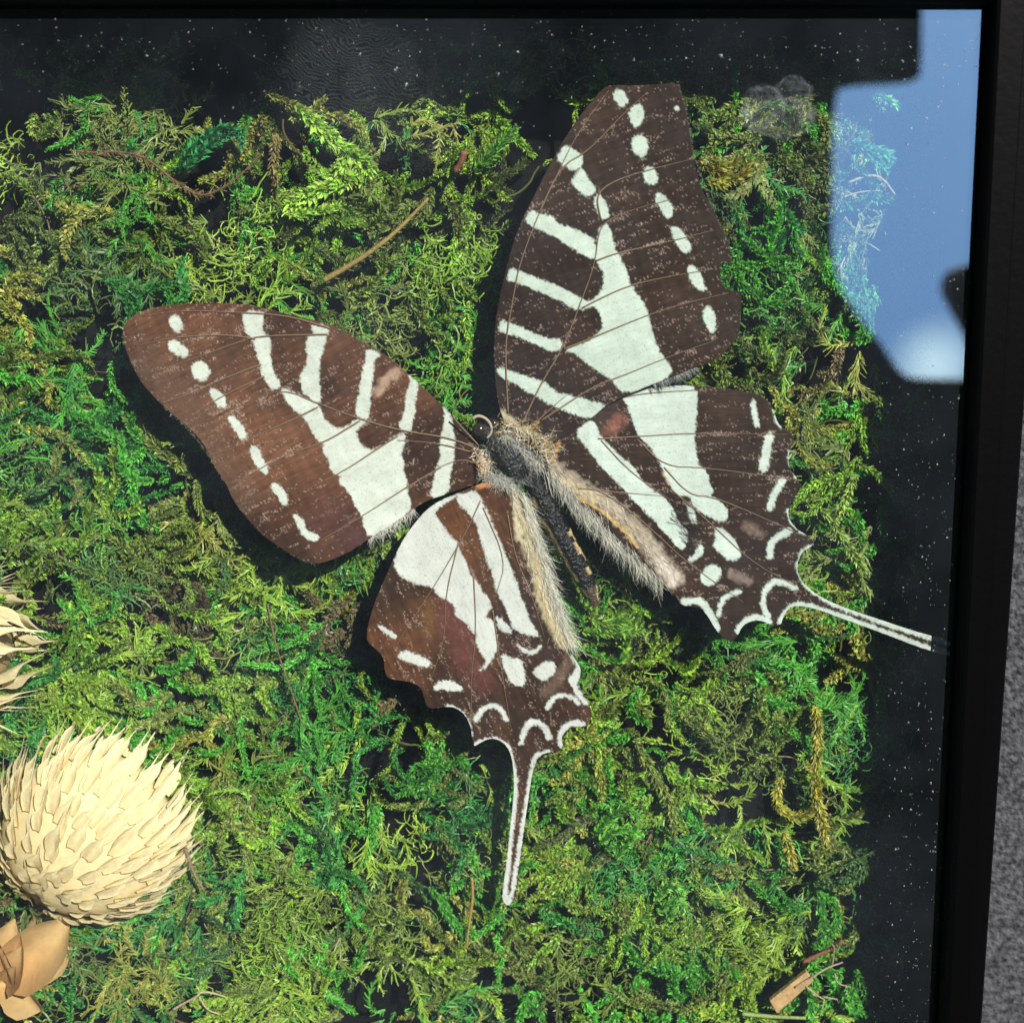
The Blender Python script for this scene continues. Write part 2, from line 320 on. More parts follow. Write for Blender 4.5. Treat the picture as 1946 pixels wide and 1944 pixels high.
# ------------------------------------------------------------------ butterfly
bf = empty('butterfly', U([(985, 900)], -130)[0], 'pinned brown and white swallowtail butterfly with spread wings and two long tails', 'butterfly')
def wing_mesh(name, outline, zf, colf, label=None, step=2.0, parent=bf):
    ol = resample(chaikin(outline, 1), 1.0, True)
    x0, y0 = ol.min(0)-6; x1, y1 = ol.max(0)+6
    gx = np.arange(x0, x1, step); gy = np.arange(y0, y1, step); X, Y = np.meshgrid(gx, gy, indexing='ij'); sh = X.shape
    sdv = segdist(X.ravel(), Y.ravel(), resample(chaikin(outline, 1), 4, True), True).reshape(sh)
    ins = sdv > 0; cell = ins[:-1, :-1] | ins[1:, :-1] | ins[:-1, 1:] | ins[1:, 1:]
    used = np.zeros(sh, bool)
    for a in (0, 1):
        for b in (0, 1): used[a:sh[0]-1+a, b:sh[1]-1+b] |= cell
    pts = np.stack([X, Y], -1)
    o = used & ~ins; idx = np.argwhere(o)
    q = pts[o]
    for s0 in range(0, len(q), 800):                       # rim points are pulled onto the outline
        dd = ((q[s0:s0+800, None]-ol[None])**2).sum(-1); q[s0:s0+800] = ol[dd.argmin(1)]
    pts[o] = q
    ids = -np.ones(sh, int); ids[used] = np.arange(used.sum()); c = np.argwhere(cell)
    i, j = c[:, 0], c[:, 1]
    Qd = np.stack([ids[i, j], ids[i, j+1], ids[i+1, j+1], ids[i+1, j]], 1)
    pp = pts[used]; z = zf(pp[:, 0], pp[:, 1]); col, dz = colf(pp[:, 0], pp[:, 1], np.maximum(sdv[used], 0))
    ob = mk(name, U(pp, z+dz), Qd, mat=M_WING, parent=parent, col=col)
    so = ob.modifiers.new('thickness', 'SOLIDIFY'); so.thickness = 1.6*P; so.offset = -1
    if label: ob['label'] = label
    ob['_zf'] = 0
    return ob
def pigment(whites, strokes, veins, ang, base, white, worn, seed, specks=.05, bands=()):
    whites = [chaikin(p, 1) for p in whites]; strokes = [(chaikin(p, 2, False), wd) for p, wd in strokes]; veins = [chaikin(v, 2, False) for v in veins]
    def f(X, Y, rim):
        n = len(X); ca, sa = math.cos(ang), math.sin(ang); u = X*ca+Y*sa; v = -X*sa+Y*ca
        d = np.full(n, -30.)
        for p in whites: local(lambda x, y, q: segdist(x, y, q, True), X, Y, p, 8, d)
        for p, wd in strokes: local(lambda x, y, q: wd/2-segdist(x, y, q, False), X, Y, p, wd+6, d)
        jag = (vn(X, Y, 3.2, seed)-.5)*4.2+(vn(X, Y, 9, seed+1)-.5)*2.5+RNG.normal(0, .5, n)
        wm = np.clip((d+jag)/3+.5, 0, 1)
        dv = np.full(n, 1e3)
        for p in veins:
            m = -dv; local(lambda x, y, q: -segdist(x, y, q, False), X, Y, p, 14, m); dv = -m
        base_, worn_, white_ = (np.asarray(k, float) for k in (base, worn, white))
        st = vn(u/7, v, 4, seed+2)*.55+fbm(X, Y, 60, seed+3)*.45             # streaks along the wing, worn patches
        ribs = .5+.5*np.sin(u/3.6+6*fbm(X, Y, 40, seed+5))
        tone = .45+1.05*st+.2*ribs+.5*np.clip(vn(u/14, v, 2.3, seed+3)*2.2-1.2, 0, 1)  # last term puts sheen into the colour as thin lighter streaks
        wear = np.clip((fbm(X, Y, 150, seed+4)-.42)*2.6, 0, 1)
        col = base_[None]*(1-wear[:, None])+worn_[None]*wear[:, None]; col = col*tone[:, None]
        col *= (.8+.2*np.clip(np.abs(dv)/3, 0, 1))[:, None]
        pr = specks*np.clip(vn(u/5, v, 5, seed+6)*1.9-.8, 0, 1)**1.4*(.4+1.6*np.clip(fbm(X, Y, 55, seed+7)*2-.6, 0, 1))*(1+1.8*np.exp(-(dv/7)**2))
        sp = RNG.random(n) < pr*4; k = RNG.uniform(.12, .7, n)[:, None]
        col = np.where(sp[:, None], col*(1-k)+np.array([.52, .38, .31])*k, col)
        for p, c, wd, am in bands:                                     # tinted areas: worn scales, gold folds, hairy margins
            dd = np.full(n, -1e3); local(lambda x, y, q: wd/2-segdist(x, y, q, False), X, Y, chaikin(p, 2, False), wd, dd)
            m = np.clip(dd/(wd*.35)+.1+(fbm(X, Y, 9, seed+2)-.5)*1.5, 0, 1)*am
            col = col*(1-m[:, None])+np.asarray(c)[None]*(.75+.5*vn(X, Y, 4, seed+3))[:, None]*m[:, None]
        wcol = white_[None]*(.80+.22*fbm(X, Y, 26, seed+1)+.14*vn(u/9, v, 2.6, seed))[:, None]
        dark = (RNG.random(n) < .06)[:, None]; wcol = np.where(dark, wcol*.72, wcol)
        wcol *= (1-.2*np.exp(-(dv/1.6)**2))[:, None]
        col = col*(1-wm[:, None])+wcol*wm[:, None]
        dz = -.9*np.clip(1-np.abs(dv)/9, 0, 1)*0+.55*np.sin(u/3.6+6*fbm(X, Y, 40, seed+5))*.25+2.2*np.clip(np.abs(dv)/16, 0, 1)*(vn(X, Y, 30, seed+6)-.2)
        return col, dz
    return f
def vein_tubes(parent, veins, zf, r=1.15):
    for v in veins:
        p = resample(chaikin(v, 2, False), 7); n = len(p)
        V, Q, T = tube(U(p, zf(p[:, 0], p[:, 1])+1.3), r*np.linspace(1.5, .4, n), 5); mk('vein', V, Q, T, M_VEIN, parent)
WHITE = (.60, .63, .57)
# --- right forewing
z_rf = lambda x, y: -84+20*np.clip((np.hypot(x-960, y-840)-60)/650, 0, 1)+4*np.sin((x*.8+y*.55)/70)+4*np.sin((y-x)/120)
OL = A((870, 128), (930, 113), (1100, 116), (1250, 108), (1357, 92), (1385, 180), (1420, 300), (1445, 440), (1460, 580), (1490, 700), (1530, 830), (1575, 900), (1610, 960), (1640, 1050), (1690, 1140), (1715, 1220), (1724, 1340), (1700, 1300), (1665, 1275), (1645, 1350), (1645, 1420), (1690, 1478), (1788, 1488))+\
     B((1785, 300), (1782, 400), (1768, 480), (1730, 535), (1660, 612), (1570, 668), (1490, 692), (1345, 752), (1180, 815), (1010, 885), (880, 950), (780, 1040), (680, 1105), (600, 1160), (480, 1212), (380, 1220), (290, 1170), (220, 1090), (175, 980), (150, 850), (140, 720), (136, 600))+\
     A((140, 1720), (168, 1550), (203, 1390), (258, 1180), (328, 1000), (390, 880), (462, 730), (535, 595), (592, 490), (692, 340), (795, 212))
WH = [A((600, 515), (660, 530), (735, 595), (733, 635), (670, 698), (590, 645), (550, 605)), A((730, 660), (765, 740), (828, 810), (770, 865), (700, 820), (650, 765), (680, 700)),
      A((835, 830), (880, 890), (905, 960), (895, 1000), (850, 1012), (820, 940), (795, 875)), A((980, 130), (1010, 170), (1040, 215), (985, 265), (935, 210), (930, 165)),
      A((1100, 225), (1135, 270), (1140, 350), (1080, 405), (1045, 350), (1030, 285)), A((1105, 430), (1165, 490), (1160, 570), (1120, 600), (1060, 560), (1050, 480)),
      A((1175, 645), (1225, 700), (1230, 760), (1190, 783), (1130, 740), (1130, 680)), A((1215, 820), (1290, 860), (1330, 940), (1325, 990), (1290, 1005), (1235, 930), (1210, 880)),
      A((1325, 1050), (1390, 1080), (1450, 1180), (1450, 1225), (1400, 1235), (1340, 1150), (1310, 1080)), A((1440, 1310), (1490, 1330), (1550, 1460), (1550, 1480), (1490, 1480), (1440, 1410), (1425, 1340)),
      A((1560, 1570), (1600, 1620), (1620, 1670), (1610, 1770), (1570, 1760), (1545, 1690), (1520, 1640)), A((1340, 260), (1365, 255), (1375, 275), (1345, 290)),
      A((375, 950), (435, 965), (530, 990), (570, 1040), (680, 1070), (750, 1110), (815, 1150), (825, 1265), (790, 1275), (720, 1240), (600, 1160), (480, 1095), (400, 1060), (350, 1040), (350, 1000)),
      A((850, 1050), (905, 1030), (945, 1210), (1000, 1300), (1040, 1400))+B((1035, 130), (1080, 190), (1130, 260), (1160, 315), (1185, 400), (1190, 470), (1230, 570), (1275, 630), (1345, 755), (1010, 890), (930, 790), (870, 745), (800, 700), (730, 655), (690, 610), (620, 590), (625, 568), (720, 540), (825, 480), (858, 440), (855, 390), (835, 310), (795, 285), (700, 318), (720, 255), (795, 250), (845, 200), (872, 130), (865, 60), (825, 0))+A((812, 1285), (820, 1150)),
      B((240, 25), (310, 60), (420, 95), (560, 150), (725, 235), (740, 265), (695, 318), (640, 290), (540, 235), (430, 190), (320, 140), (270, 130), (222, 105)),
      B((185, 370), (230, 405), (300, 420), (400, 470), (500, 500), (600, 515), (570, 595), (480, 575), (400, 540), (300, 490), (220, 475), (165, 455)),
      B((155, 695), (240, 715), (340, 755), (440, 780), (500, 810), (560, 870), (640, 880), (740, 905), (885, 945), (840, 1000), (775, 1040), (680, 1010), (590, 980), (510, 945), (440, 900), (360, 860), (270, 800), (165, 755))]
VE = [B((320, 1080), (450, 800), (600, 560), (720, 250))+A((810, 1300), (830, 1120), (870, 1020), (1080, 935), (1300, 880)), B((230, 1000), (215, 700), (215, 500), (270, 200))+A((300, 1330), (400, 1050), (560, 700), (700, 420), (900, 150)),
      A((440, 960), (580, 650), (760, 560), (1000, 300), (1160, 160)), B((600, 575), (820, 487), (1150, 350), (1400, 270), (1700, 200)), B((450, 1050), (560, 980), (800, 820), (1000, 750), (1300, 625), (1600, 520)),
      B((725, 300), (800, 258), (1030, 150), (1300, 90), (1600, 40)), A((815, 1285), (940, 1235), (1250, 1170), (1600, 1080)), A((850, 1010), (810, 830), (1000, 720), (1480, 600)), B((380, 1100), (480, 1000), (620, 880))]
rf = wing_mesh('forewing', OL, z_rf, pigment(WH, [], VE, -.38, (.023, .0118, .0078), (.54, .62, .55), (.042, .021, .0135), 1, .055,
     [(B((180, 990), (290, 1090), (420, 1150)), (.5, .43, .28), 16, .8), (B((330, 1130), (430, 1060)), (.5, .3, .1), 9, .7)]), 'dark brown right forewing with a notched outer edge')
vein_tubes(rf, VE, z_rf)
# --- left forewing
z_lf = lambda x, y: -82+8*np.clip((np.hypot(x-925, y-870)-60)/600, 0, 1)+4*np.sin((x+y*.7)/85)+4*np.sin((y-.6*x)/90)
OL = C((118, 260), (150, 200), (230, 150), (350, 115), (500, 98), (700, 90), (900, 98), (1050, 120), (1300, 190), (1450, 216), (1600, 285), (1750, 365), (1930, 478))+D((780, 382), (860, 447), (950, 537), (1020, 597), (1080, 657), (1180, 777), (1270, 872), (1320, 930), (1345, 1000), (1320, 1060), (1290, 1100), (1240, 1122), (1060, 1187), (930, 1228), (820, 1292), (680, 1402), (540, 1482))+\
     C((1680, 1720), (1550, 1790), (1400, 1837), (1290, 1802), (1200, 1742), (1060, 1652), (960, 1542), (860, 1422), (800, 1282), (720, 1172), (680, 1072), (610, 972), (520, 892), (400, 792), (300, 692), (220, 592), (150, 442), (118, 330))
WH = [C((420, 195), (480, 165), (525, 250), (490, 300), (445, 270)), C((412, 350), (470, 332), (545, 390), (558, 450), (500, 455), (430, 410)), C((575, 500), (640, 465), (700, 530), (690, 595), (640, 620), (580, 570)),
      C((690, 670), (730, 655), (800, 710), (812, 780), (770, 800), (710, 730)), C((810, 845), (860, 845), (920, 910), (950, 985), (905, 1000), (850, 930)), C((960, 1045), (1010, 1040), (1060, 1130), (1085, 1200), (1065, 1235), (1010, 1185), (970, 1110)),
      C((1095, 1290), (1140, 1285), (1205, 1350), (1220, 1410), (1200, 1455), (1140, 1380)), C((1250, 1505), (1300, 1505), (1340, 1570), (1330, 1600), (1370, 1610), (1430, 1640), (1410, 1685), (1310, 1650), (1290, 1590)),
      C((935, 140), (1055, 150), (1050, 190), (1050, 290), (1110, 310), (1100, 480), (1130, 560), (1172, 635), (1140, 668), (1100, 660), (1050, 580), (1030, 490), (1000, 400), (975, 320), (930, 290), (915, 190)),
      C((1375, 235), (1480, 240), (1490, 290), (1470, 320), (1470, 360), (1440, 430), (1430, 520), (1425, 600), (1440, 700), (1440, 760), (1390, 745), (1310, 690), (1300, 600), (1320, 540), (1355, 450), (1330, 370), (1360, 315), (1385, 300)),
      C((1740, 390), (1830, 430), (1830, 450), (1795, 460), (1785, 590), (1770, 720), (1765, 800), (1750, 868), (1700, 860), (1660, 830), (1690, 700), (1710, 560), (1735, 460)),
      D((785, 385), (862, 442), (855, 500), (835, 600), (840, 640), (820, 720), (800, 790), (720, 745), (755, 680), (770, 600), (780, 500), (808, 430)),
      D((1020, 600), (1075, 650), (1090, 740), (1105, 810), (1100, 920), (1085, 1010), (1070, 1100), (1060, 1190), (930, 1228), (960, 1120), (985, 1000), (1010, 930), (1000, 850), (1025, 740), (1035, 670)),
      C((1165, 678), (1200, 660), (1300, 705), (1425, 775))+D((200, 600), (215, 640), (240, 700), (300, 745), (380, 750), (430, 690), (520, 690), (500, 720), (440, 760), (455, 830), (520, 895), (590, 888), (700, 810), (785, 780), (770, 860), (745, 920), (770, 970), (765, 1060), (790, 1100), (780, 1170), (815, 1240), (800, 1310), (680, 1402), (530, 1485), (490, 1400), (490, 1340), (430, 1250), (390, 1170), (325, 1110), (345, 1060), (300, 1060), (270, 1020), (260, 960), (215, 890), (235, 850), (190, 845), (150, 780), (100, 680), (0, 600))]
VE = [D((1290, 905), (1080, 815), (760, 770), (500, 700), (200, 590))+C((1175, 655), (900, 770), (760, 835)), D((725, 800), (590, 885), (360, 1040), (60, 1180)), D((1010, 1010), (770, 1150), (490, 1335), (200, 1500)), D((470, 700), (230, 850))+C((1200, 1100), (850, 1300)),
      D((190, 610), (0, 705))+C((1060, 950), (860, 1060), (680, 1110)), C((1500, 260), (1200, 170), (800, 150), (500, 140), (250, 180)), C((1480, 300), (1050, 310), (930, 335), (600, 460), (300, 560)), C((1000, 330), (800, 300), (450, 320), (200, 380)),
      C((1040, 500), (800, 590), (560, 700), (380, 760)), C((1060, 580), (820, 690), (600, 820)), D((1250, 920), (1000, 850), (720, 830)), D((1270, 1000), (1150, 950), (1000, 1010))]
lf = wing_mesh('forewing', OL, z_lf, pigment(WH, [], VE, -.48, (.038, .0175, .0105), WHITE, (.120, .050, .026), 2, .075,  # the coppery sheen of this wing is put into its browns
     [(D((590, 510), (640, 420), (720, 385)), (.45, .30, .22), 26, .8), (C((1480, 1480), (1600, 1560), (1650, 1640)), (.085, .034, .034), 110, .55), (C((300, 500), (700, 1000), (900, 1400)), (.12, .066, .04), 90, .5)]), 'copper brown left forewing')
vein_tubes(lf, VE, z_lf)
# --- left hindwing
z_lh = lambda x, y: -83-10*np.clip((y-1000)/500, 0, 1)+2.5*np.sin((x-.5*y)/60)+3*np.sin((x+y)/110)-14*np.clip((y-1380)/330, 0, 1)
OL = E((950, 55), (870, 85), (720, 148), (600, 198), (500, 268), (430, 348), (340, 468), (278, 588), (228, 700), (148, 880), (88, 1050), (62, 1180), (72, 1240), (150, 1302), (190, 1352), (195, 1450), (225, 1507), (310, 1517), (400, 1532), (465, 1572), (488, 1650), (505, 1712), (560, 1727), (650, 1707), (720, 1717), (790, 1772), (830, 1862))+\
     H((178, 560), (192, 648), (215, 640), (250, 618), (310, 590), (380, 600), (440, 650), (470, 720), (485, 820), (490, 950), (480, 1080), (460, 1250), (440, 1450), (415, 1630), (400, 1730), (410, 1790), (440, 1822), (490, 1790), (510, 1700), (520, 1560), (545, 1400), (570, 1200), (600, 1000), (620, 860), (640, 800), (660, 740), (720, 692), (800, 702), (852, 650), (835, 600), (850, 560), (890, 522), (950, 512), (1010, 500), (1055, 450), (1062, 390), (1040, 340), (1000, 260), (960, 190), (972, 150), (982, 80), (940, 20))+\
     E((1560, 1300), (1545, 1220), (1500, 1050), (1440, 900), (1400, 750), (1350, 600), (1290, 400), (1230, 220), (1160, 110), (1060, 60))
WH = [E((720, 170), (850, 115), (900, 170), (950, 280), (1000, 390), (1050, 500), (1100, 640), (1150, 740), (1200, 900), (1250, 1040), (1300, 1140), (1330, 1205), (1240, 1180), (1150, 1150), (1120, 1090), (1070, 960), (1020, 860), (980, 720), (930, 590), (900, 480), (860, 350), (800, 280), (740, 220)),
      E((760, 140), (600, 190), (500, 260), (430, 330), (340, 460), (275, 590), (262, 690), (300, 740), (420, 810), (540, 830), (600, 900), (680, 940), (720, 990), (710, 1040), (790, 1090), (850, 1180), (870, 1160), (880, 1280), (930, 1350), (940, 1390), (900, 1420), (880, 1455), (930, 1430), (990, 1370), (1025, 1280), (1015, 1150), (1000, 1080), (950, 1060), (950, 1010), (985, 990), (970, 930), (900, 830), (850, 770), (830, 740), (790, 640), (750, 570), (740, 510), (680, 460), (620, 370), (560, 290), (600, 250), (700, 185)),
      E((1005, 1035), (1080, 1090), (1140, 1165), (1060, 1165), (1020, 1110)), E((1150, 1225), (1210, 1280), (1280, 1300), (1350, 1250), (1340, 1290), (1270, 1340), (1200, 1300)),
      E((1045, 1315), (1120, 1350), (1200, 1360), (1225, 1450), (1225, 1540), (1190, 1572), (1120, 1530), (1070, 1440)), E((1280, 1450), (1330, 1400), (1400, 1370), (1450, 1400), (1455, 1450), (1400, 1500), (1340, 1515), (1300, 1490)),
      E((145, 1095), (290, 1185), (275, 1220), (150, 1130)), E((285, 1330), (330, 1300), (420, 1320), (520, 1370), (535, 1400), (510, 1425), (400, 1390), (300, 1355)), E((545, 1560), (600, 1525), (700, 1520), (780, 1570), (740, 1600), (650, 1585), (570, 1590)),
      E((1560, 1335), (1612, 1340), (1645, 1430), (1625, 1500), (1610, 1560), (1660, 1640), (1702, 1705), (1650, 1690), (1600, 1620), (1560, 1540), (1545, 1490), (1590, 1450), (1600, 1400))]
ST = [(E((870, 1800), (905, 1730), (980, 1695), (1050, 1725), (1090, 1805)), 10), (H((735, 365), (770, 300), (840, 270), (920, 290), (960, 330)), 8), (H((545, 620), (570, 510), (630, 460), (700, 490), (745, 580)), 11),
      (H((1000, 490), (930, 470), (860, 510), (825, 570), (835, 640)), 11), (H((215, 640), (250, 618), (310, 595), (380, 605), (440, 655), (470, 730), (495, 850), (503, 950), (492, 1080), (473, 1250), (453, 1450), (428, 1650), (425, 1800)), 10),
      (H((740, 688), (665, 705), (628, 760), (625, 820), (605, 900), (590, 1000), (568, 1150), (545, 1300), (520, 1450), (495, 1600), (480, 1720), (440, 1810)), 8.5), (E((660, 1705), (720, 1722), (785, 1775), (822, 1860)), 6.5), (H((150, 480), (172, 560)), 6)]
VE = [E((900, 200), (800, 420), (560, 830), (300, 1220), (270, 1300)), E((740, 500), (640, 900), (640, 1200), (540, 1500)), E((850, 760), (870, 1160), (830, 1500), (835, 1800)), E((990, 1000), (1030, 1280), (1080, 1600), (1130, 1900)), E((920, 250), (1090, 640), (1020, 870)), E((1100, 300), (1150, 600), (1280, 900), (1370, 1200))]
lh = wing_mesh('hindwing', OL, z_lh, pigment(WH, ST, VE, 1.15, (.036, .0175, .0105), (.61, .62, .59), (.100, .040, .018), 3, .07,
     [(E((700, 1000), (750, 1250), (900, 1500)), (.125, .040, .033), 75, .75), (E((530, 950), (520, 1150)), (.17, .08, .03), 30, .5), (E((1150, 160), (1180, 300), (1190, 480)), (.62, .53, .38), 20, .9), (E((1230, 350), (1330, 700), (1430, 1000), (1520, 1220)), (.50, .42, .27), 44, .9), (E((1310, 800), (1400, 1080), (1470, 1200)), (.62, .50, .30), 24, .6), (E((880, 90), (1000, 75)), (.62, .26, .10), 14, .9), (E((1560, 1360), (1480, 1500), (1380, 1600)), (.3, .2, .15), 30, .3)]), 'reddish brown left hindwing with a long white edged tail')
vein_tubes(lh, VE, z_lh, .9)
# --- right hindwing
z_rh = lambda x, y: -86+8*np.clip((x-1050)/420, 0, 1)+48*np.clip((x-1480)/340, 0, 1)**1.2+3*np.sin((x-.7*y)/62)*np.clip((1560-x)/100, 0, 1)-12*np.clip((1120-x)/100, 0, 1)
OL = F((130, 640), (150, 540), (230, 430), (420, 290), (560, 205), (680, 165), (760, 145), (870, 124), (1000, 114), (1150, 120), (1300, 133), (1450, 153), (1550, 178), (1620, 218), (1652, 280), (1667, 340), (1692, 385), (1742, 420), (1788, 458), (1782, 490), (1757, 540), (1747, 600), (1757, 670), (1802, 730), (1838, 780), (1812, 830), (1767, 890), (1745, 960), (1755, 1010), (1800, 1072), (1860, 1107))+\
     G((958, 240), (940, 280), (890, 300), (860, 360), (855, 420), (880, 480), (940, 538), (1020, 588), (1120, 632), (1250, 677), (1400, 727), (1550, 777), (1700, 817), (1872, 868), (1852, 932), (1720, 917), (1550, 862), (1400, 803), (1250, 748), (1100, 694), (1000, 655), (920, 635), (850, 624), (800, 645), (772, 695), (758, 745), (690, 735), (640, 712), (580, 717), (530, 747), (505, 802), (470, 837), (420, 822), (370, 762), (330, 692), (290, 642), (230, 632), (170, 622), (140, 575))+\
     F((950, 1480), (860, 1395), (720, 1270), (570, 1130), (440, 990), (310, 870), (210, 780))
WH = [F((315, 430), (420, 345), (480, 380), (490, 440), (540, 500), (620, 580), (720, 660), (760, 730), (840, 810), (900, 850), (960, 900), (990, 960), (1010, 1020), (1070, 1080), (1080, 1120), (1050, 1210), (1010, 1200), (950, 1120), (880, 1050), (800, 960), (700, 870), (630, 780), (540, 700), (470, 620), (400, 530)),
      F((620, 180), (800, 130), (1000, 112), (1147, 112), (1140, 300), (1125, 420), (1130, 540), (1150, 650), (1215, 700), (1220, 760), (1258, 830), (1225, 845), (1300, 885), (1345, 950), (1335, 1020), (1290, 1025), (1200, 980), (1110, 910), (1090, 850), (1040, 850), (1000, 840), (960, 770), (920, 680), (870, 600), (830, 530), (770, 470), (730, 420), (700, 320), (670, 240)),
      F((1070, 910), (1110, 930), (1135, 980), (1130, 1050), (1090, 1010)), F((1150, 1150), (1190, 1210), (1150, 1270), (1090, 1295), (1080, 1270), (1130, 1230)),
      F((1258, 1050), (1330, 1080), (1410, 1170), (1435, 1240), (1400, 1290), (1330, 1270), (1245, 1190), (1265, 1130)), F((1150, 1390), (1200, 1320), (1250, 1300), (1295, 1330), (1300, 1400), (1230, 1450), (1190, 1450))]
ST = [(F((1515, 225), (1518, 290), (1540, 380)), 9), (F((1622, 455), (1602, 560), (1582, 665)), 17), (F((1712, 752), (1655, 830), (1622, 930)), 13), (F((1755, 1085), (1665, 1125), (1622, 1190), (1625, 1255)), 13), (G((845, 520), (760, 478), (690, 495), (658, 550), (653, 620), (680, 690)), 10.5), (G((515, 540), (430, 568), (402, 620), (393, 680)), 8.5),
      (F((1752, 950), (1762, 1010), (1805, 1062), (1865, 1102)), 8), (G((945, 280), (890, 303), (865, 370), (865, 430), (900, 495), (1000, 577), (1120, 640), (1300, 702), (1500, 770), (1710, 832), (1865, 885)), 10), (G((758, 730), (775, 665), (850, 610), (950, 635), (1100, 683), (1300, 755), (1500, 830), (1710, 903), (1850, 922)), 11), (G((510, 775), (550, 712), (620, 690), (690, 722)), 12), (G((185, 605), (265, 595), (310, 620), (345, 690), (385, 755)), 13), (F((1650, 280), (1665, 345), (1695, 390)), 3), (F((1752, 550), (1748, 620), (1800, 725)), 3)]
VE = [F((480, 470), (740, 455), (1120, 430), (1740, 440)), F((740, 470), (920, 655), (1190, 660), (1780, 740)), F((920, 660), (1090, 850), (1250, 850), (1860, 1120)), F((960, 800), (1240, 1040), (1500, 1290), (1800, 1450)), F((500, 480), (700, 700), (1000, 900)), F((350, 800), (660, 830), (900, 850)), F((400, 770), (640, 900), (900, 1130), (1080, 1300), (1450, 1560)), F((640, 195), (800, 165), (1140, 145))]
rh = wing_mesh('hindwing', OL, z_rh, pigment(WH, ST, VE, -.02, (.025, .0128, .0085), (.56, .63, .58), (.040, .021, .0135), 4, .06,
     [(F((180, 680), (330, 780), (560, 910), (760, 1110), (980, 1400)), (.44, .36, .28), 44, .95), (F((350, 860), (520, 960), (640, 1060), (740, 1190)), (.60, .39, .15), 10, .9), (F((250, 740), (480, 880)), (.6, .48, .28), 20, .7), (F((880, 1280), (980, 1410)), (.72, .62, .58), 30, .7), (F((220, 500), (180, 600)), (.5, .22, .06), 12, .9), (F((940, 700), (1000, 800)), (.62, .47, .40), 18, .8), (F((560, 410), (620, 350)), (.26, .10, .07), 34, .7), (F((1480, 1060), (1560, 1100)), (.32, .22, .17), 26, .45), (F((1370, 1370), (1480, 1420)), (.40, .30, .26), 22, .45)]), 'dark brown right hindwing with a tail reaching the frame')
vein_tubes(rh, VE, z_rh, .9)
# --- body
ax = norm(U([(925, 820)], -95)-U([(1002, 912)], -95))[0]; up = np.array([0, 0, 1.]); sd_ = np.cross(up, ax); AX = np.array([ax, sd_, up])
V, Q = ellipsoid(U([(964, 868)], -98)[0], AX, (58, 34, 32), 28, 18)
V += (norm(V-V.mean(0))*(fbm(V[:, 0], V[:, 1], 14, 2)-.5)[:, None]*5)
tcol = np.where((fbm(V[:, 0], V[:, 1], 14, 3) > .62)[:, None], (.05, .045, .04), (.008, .008, .009))
mk('thorax', V, Q, mat=M_BODY, parent=bf, col=tcol)
V, Q = ellipsoid(U([(926, 822)], -100)[0], AX, (21, 22, 20), 20, 14); hd = mk('head', V, Q, mat=M_BODY, parent=bf, col=(.02, .016, .014))
V, Q = ellipsoid(U([(911, 817)], -92)[0], AX, (14, 15, 13), 18, 12); mk('eye', V, Q, mat=mat('eye', (.028, .018, .013), .12, spec=.7), parent=hd)
V, Q = ellipsoid(U([(938, 806)], -108)[0], AX, (13, 12, 11), 18, 12); mk('eye', V, Q, mat=bpy.data.materials['eye'], parent=hd)
p = resample(chaikin(I((175, 165), (215, 138), (270, 150), (320, 190), (345, 250), (335, 300), (300, 335)), 2, False), 2.5)
V, Q, T = tube(U(p, -80), 3.4*np.linspace(1, .7, len(p)), 6); mk('eye_rim', V, Q, T, mat('tan rim', (.42, .33, .24), .6), hd)
p = resample(chaikin(I((5, 150), (110, 270), (230, 400)), 2, False), 4); V, Q, T = tube(U(p, np.linspace(-66, -84, len(p))), 1.6, 5); mk('antenna', V, Q, T, M_VEIN, bf)
p = resample(chaikin(I((660, 640), (700, 700), (760, 830), (850, 1000), (960, 1200), (1080, 1420), (1180, 1620), (1255, 1790)), 2, False), 2.5); n = len(p); t = np.linspace(0, 1, n)
rr = np.interp(t, [0, .12, .35, .6, .85, 1], [15, 21, 24, 23, 19, 8])*(1+.03*np.sin(t*58))
V, Q, T = tube(U(p, np.interp(t, [0, .4, 1], [-100, -104, -128])), rr, 18)
ang = np.tile(np.arange(18)*20, n); tt = np.repeat(t, 18); jag = vn(tt*300, ang, 14, 3)
c = np.tile((.008, .006, .006), (len(V), 1)); m = np.zeros(len(V), bool); k = n*18
m[:k] = ((np.abs(ang-30) < 16+18*(jag-.5)) & (tt > .15)) | ((np.abs(ang-150) < 8+40*(jag-.5)) & (tt > .45))
c[m] = (.60, .44, .22); m2 = np.zeros(len(V), bool); m2[:k] = (tt > .86) & ~m[:k]; c[m2] = (.09, .055, .04)
V += np.r_[(fbm(tt*220, ang, 22, 4)-.5)*9, 0, 0][:, None]*np.array([[.6, .4, .8]])
mk('abdomen', V, Q, T, M_BODY, bf, c)
def hairs(name, roots, dirs, L, cols, wd=.8, parent=bf, curl=.4):
    n = len(roots); m = 6; t = np.linspace(0, 1, m); bend = norm(RNG.normal(0, 1, (n, 3)))*curl
    pts = roots[:, None]+L[:, None, None]*(dirs[:, None]*t[None, :, None]+bend[:, None]*(t**2)[None, :, None])
    wv = wd*np.linspace(1, .25, m)[None]*np.ones((n, 1)); V, Q = ribbons(pts, wv, norm(RNG.normal(0, .5, (n, 3))+[0, 0, 1]))
    return mk(name, V, Q, mat=M_HAIR, parent=parent, col=np.repeat(cols, m*2, 0), kind='stuff')
def along(path, n, zf, jit, dz=2):
    p = resample(chaikin(path, 2, False), 2); q = p[RNG.integers(0, len(p), n)]+RNG.normal(0, jit, (n, 2))
    return U(q, (zf(q[:, 0], q[:, 1]) if callable(zf) else zf)+dz)
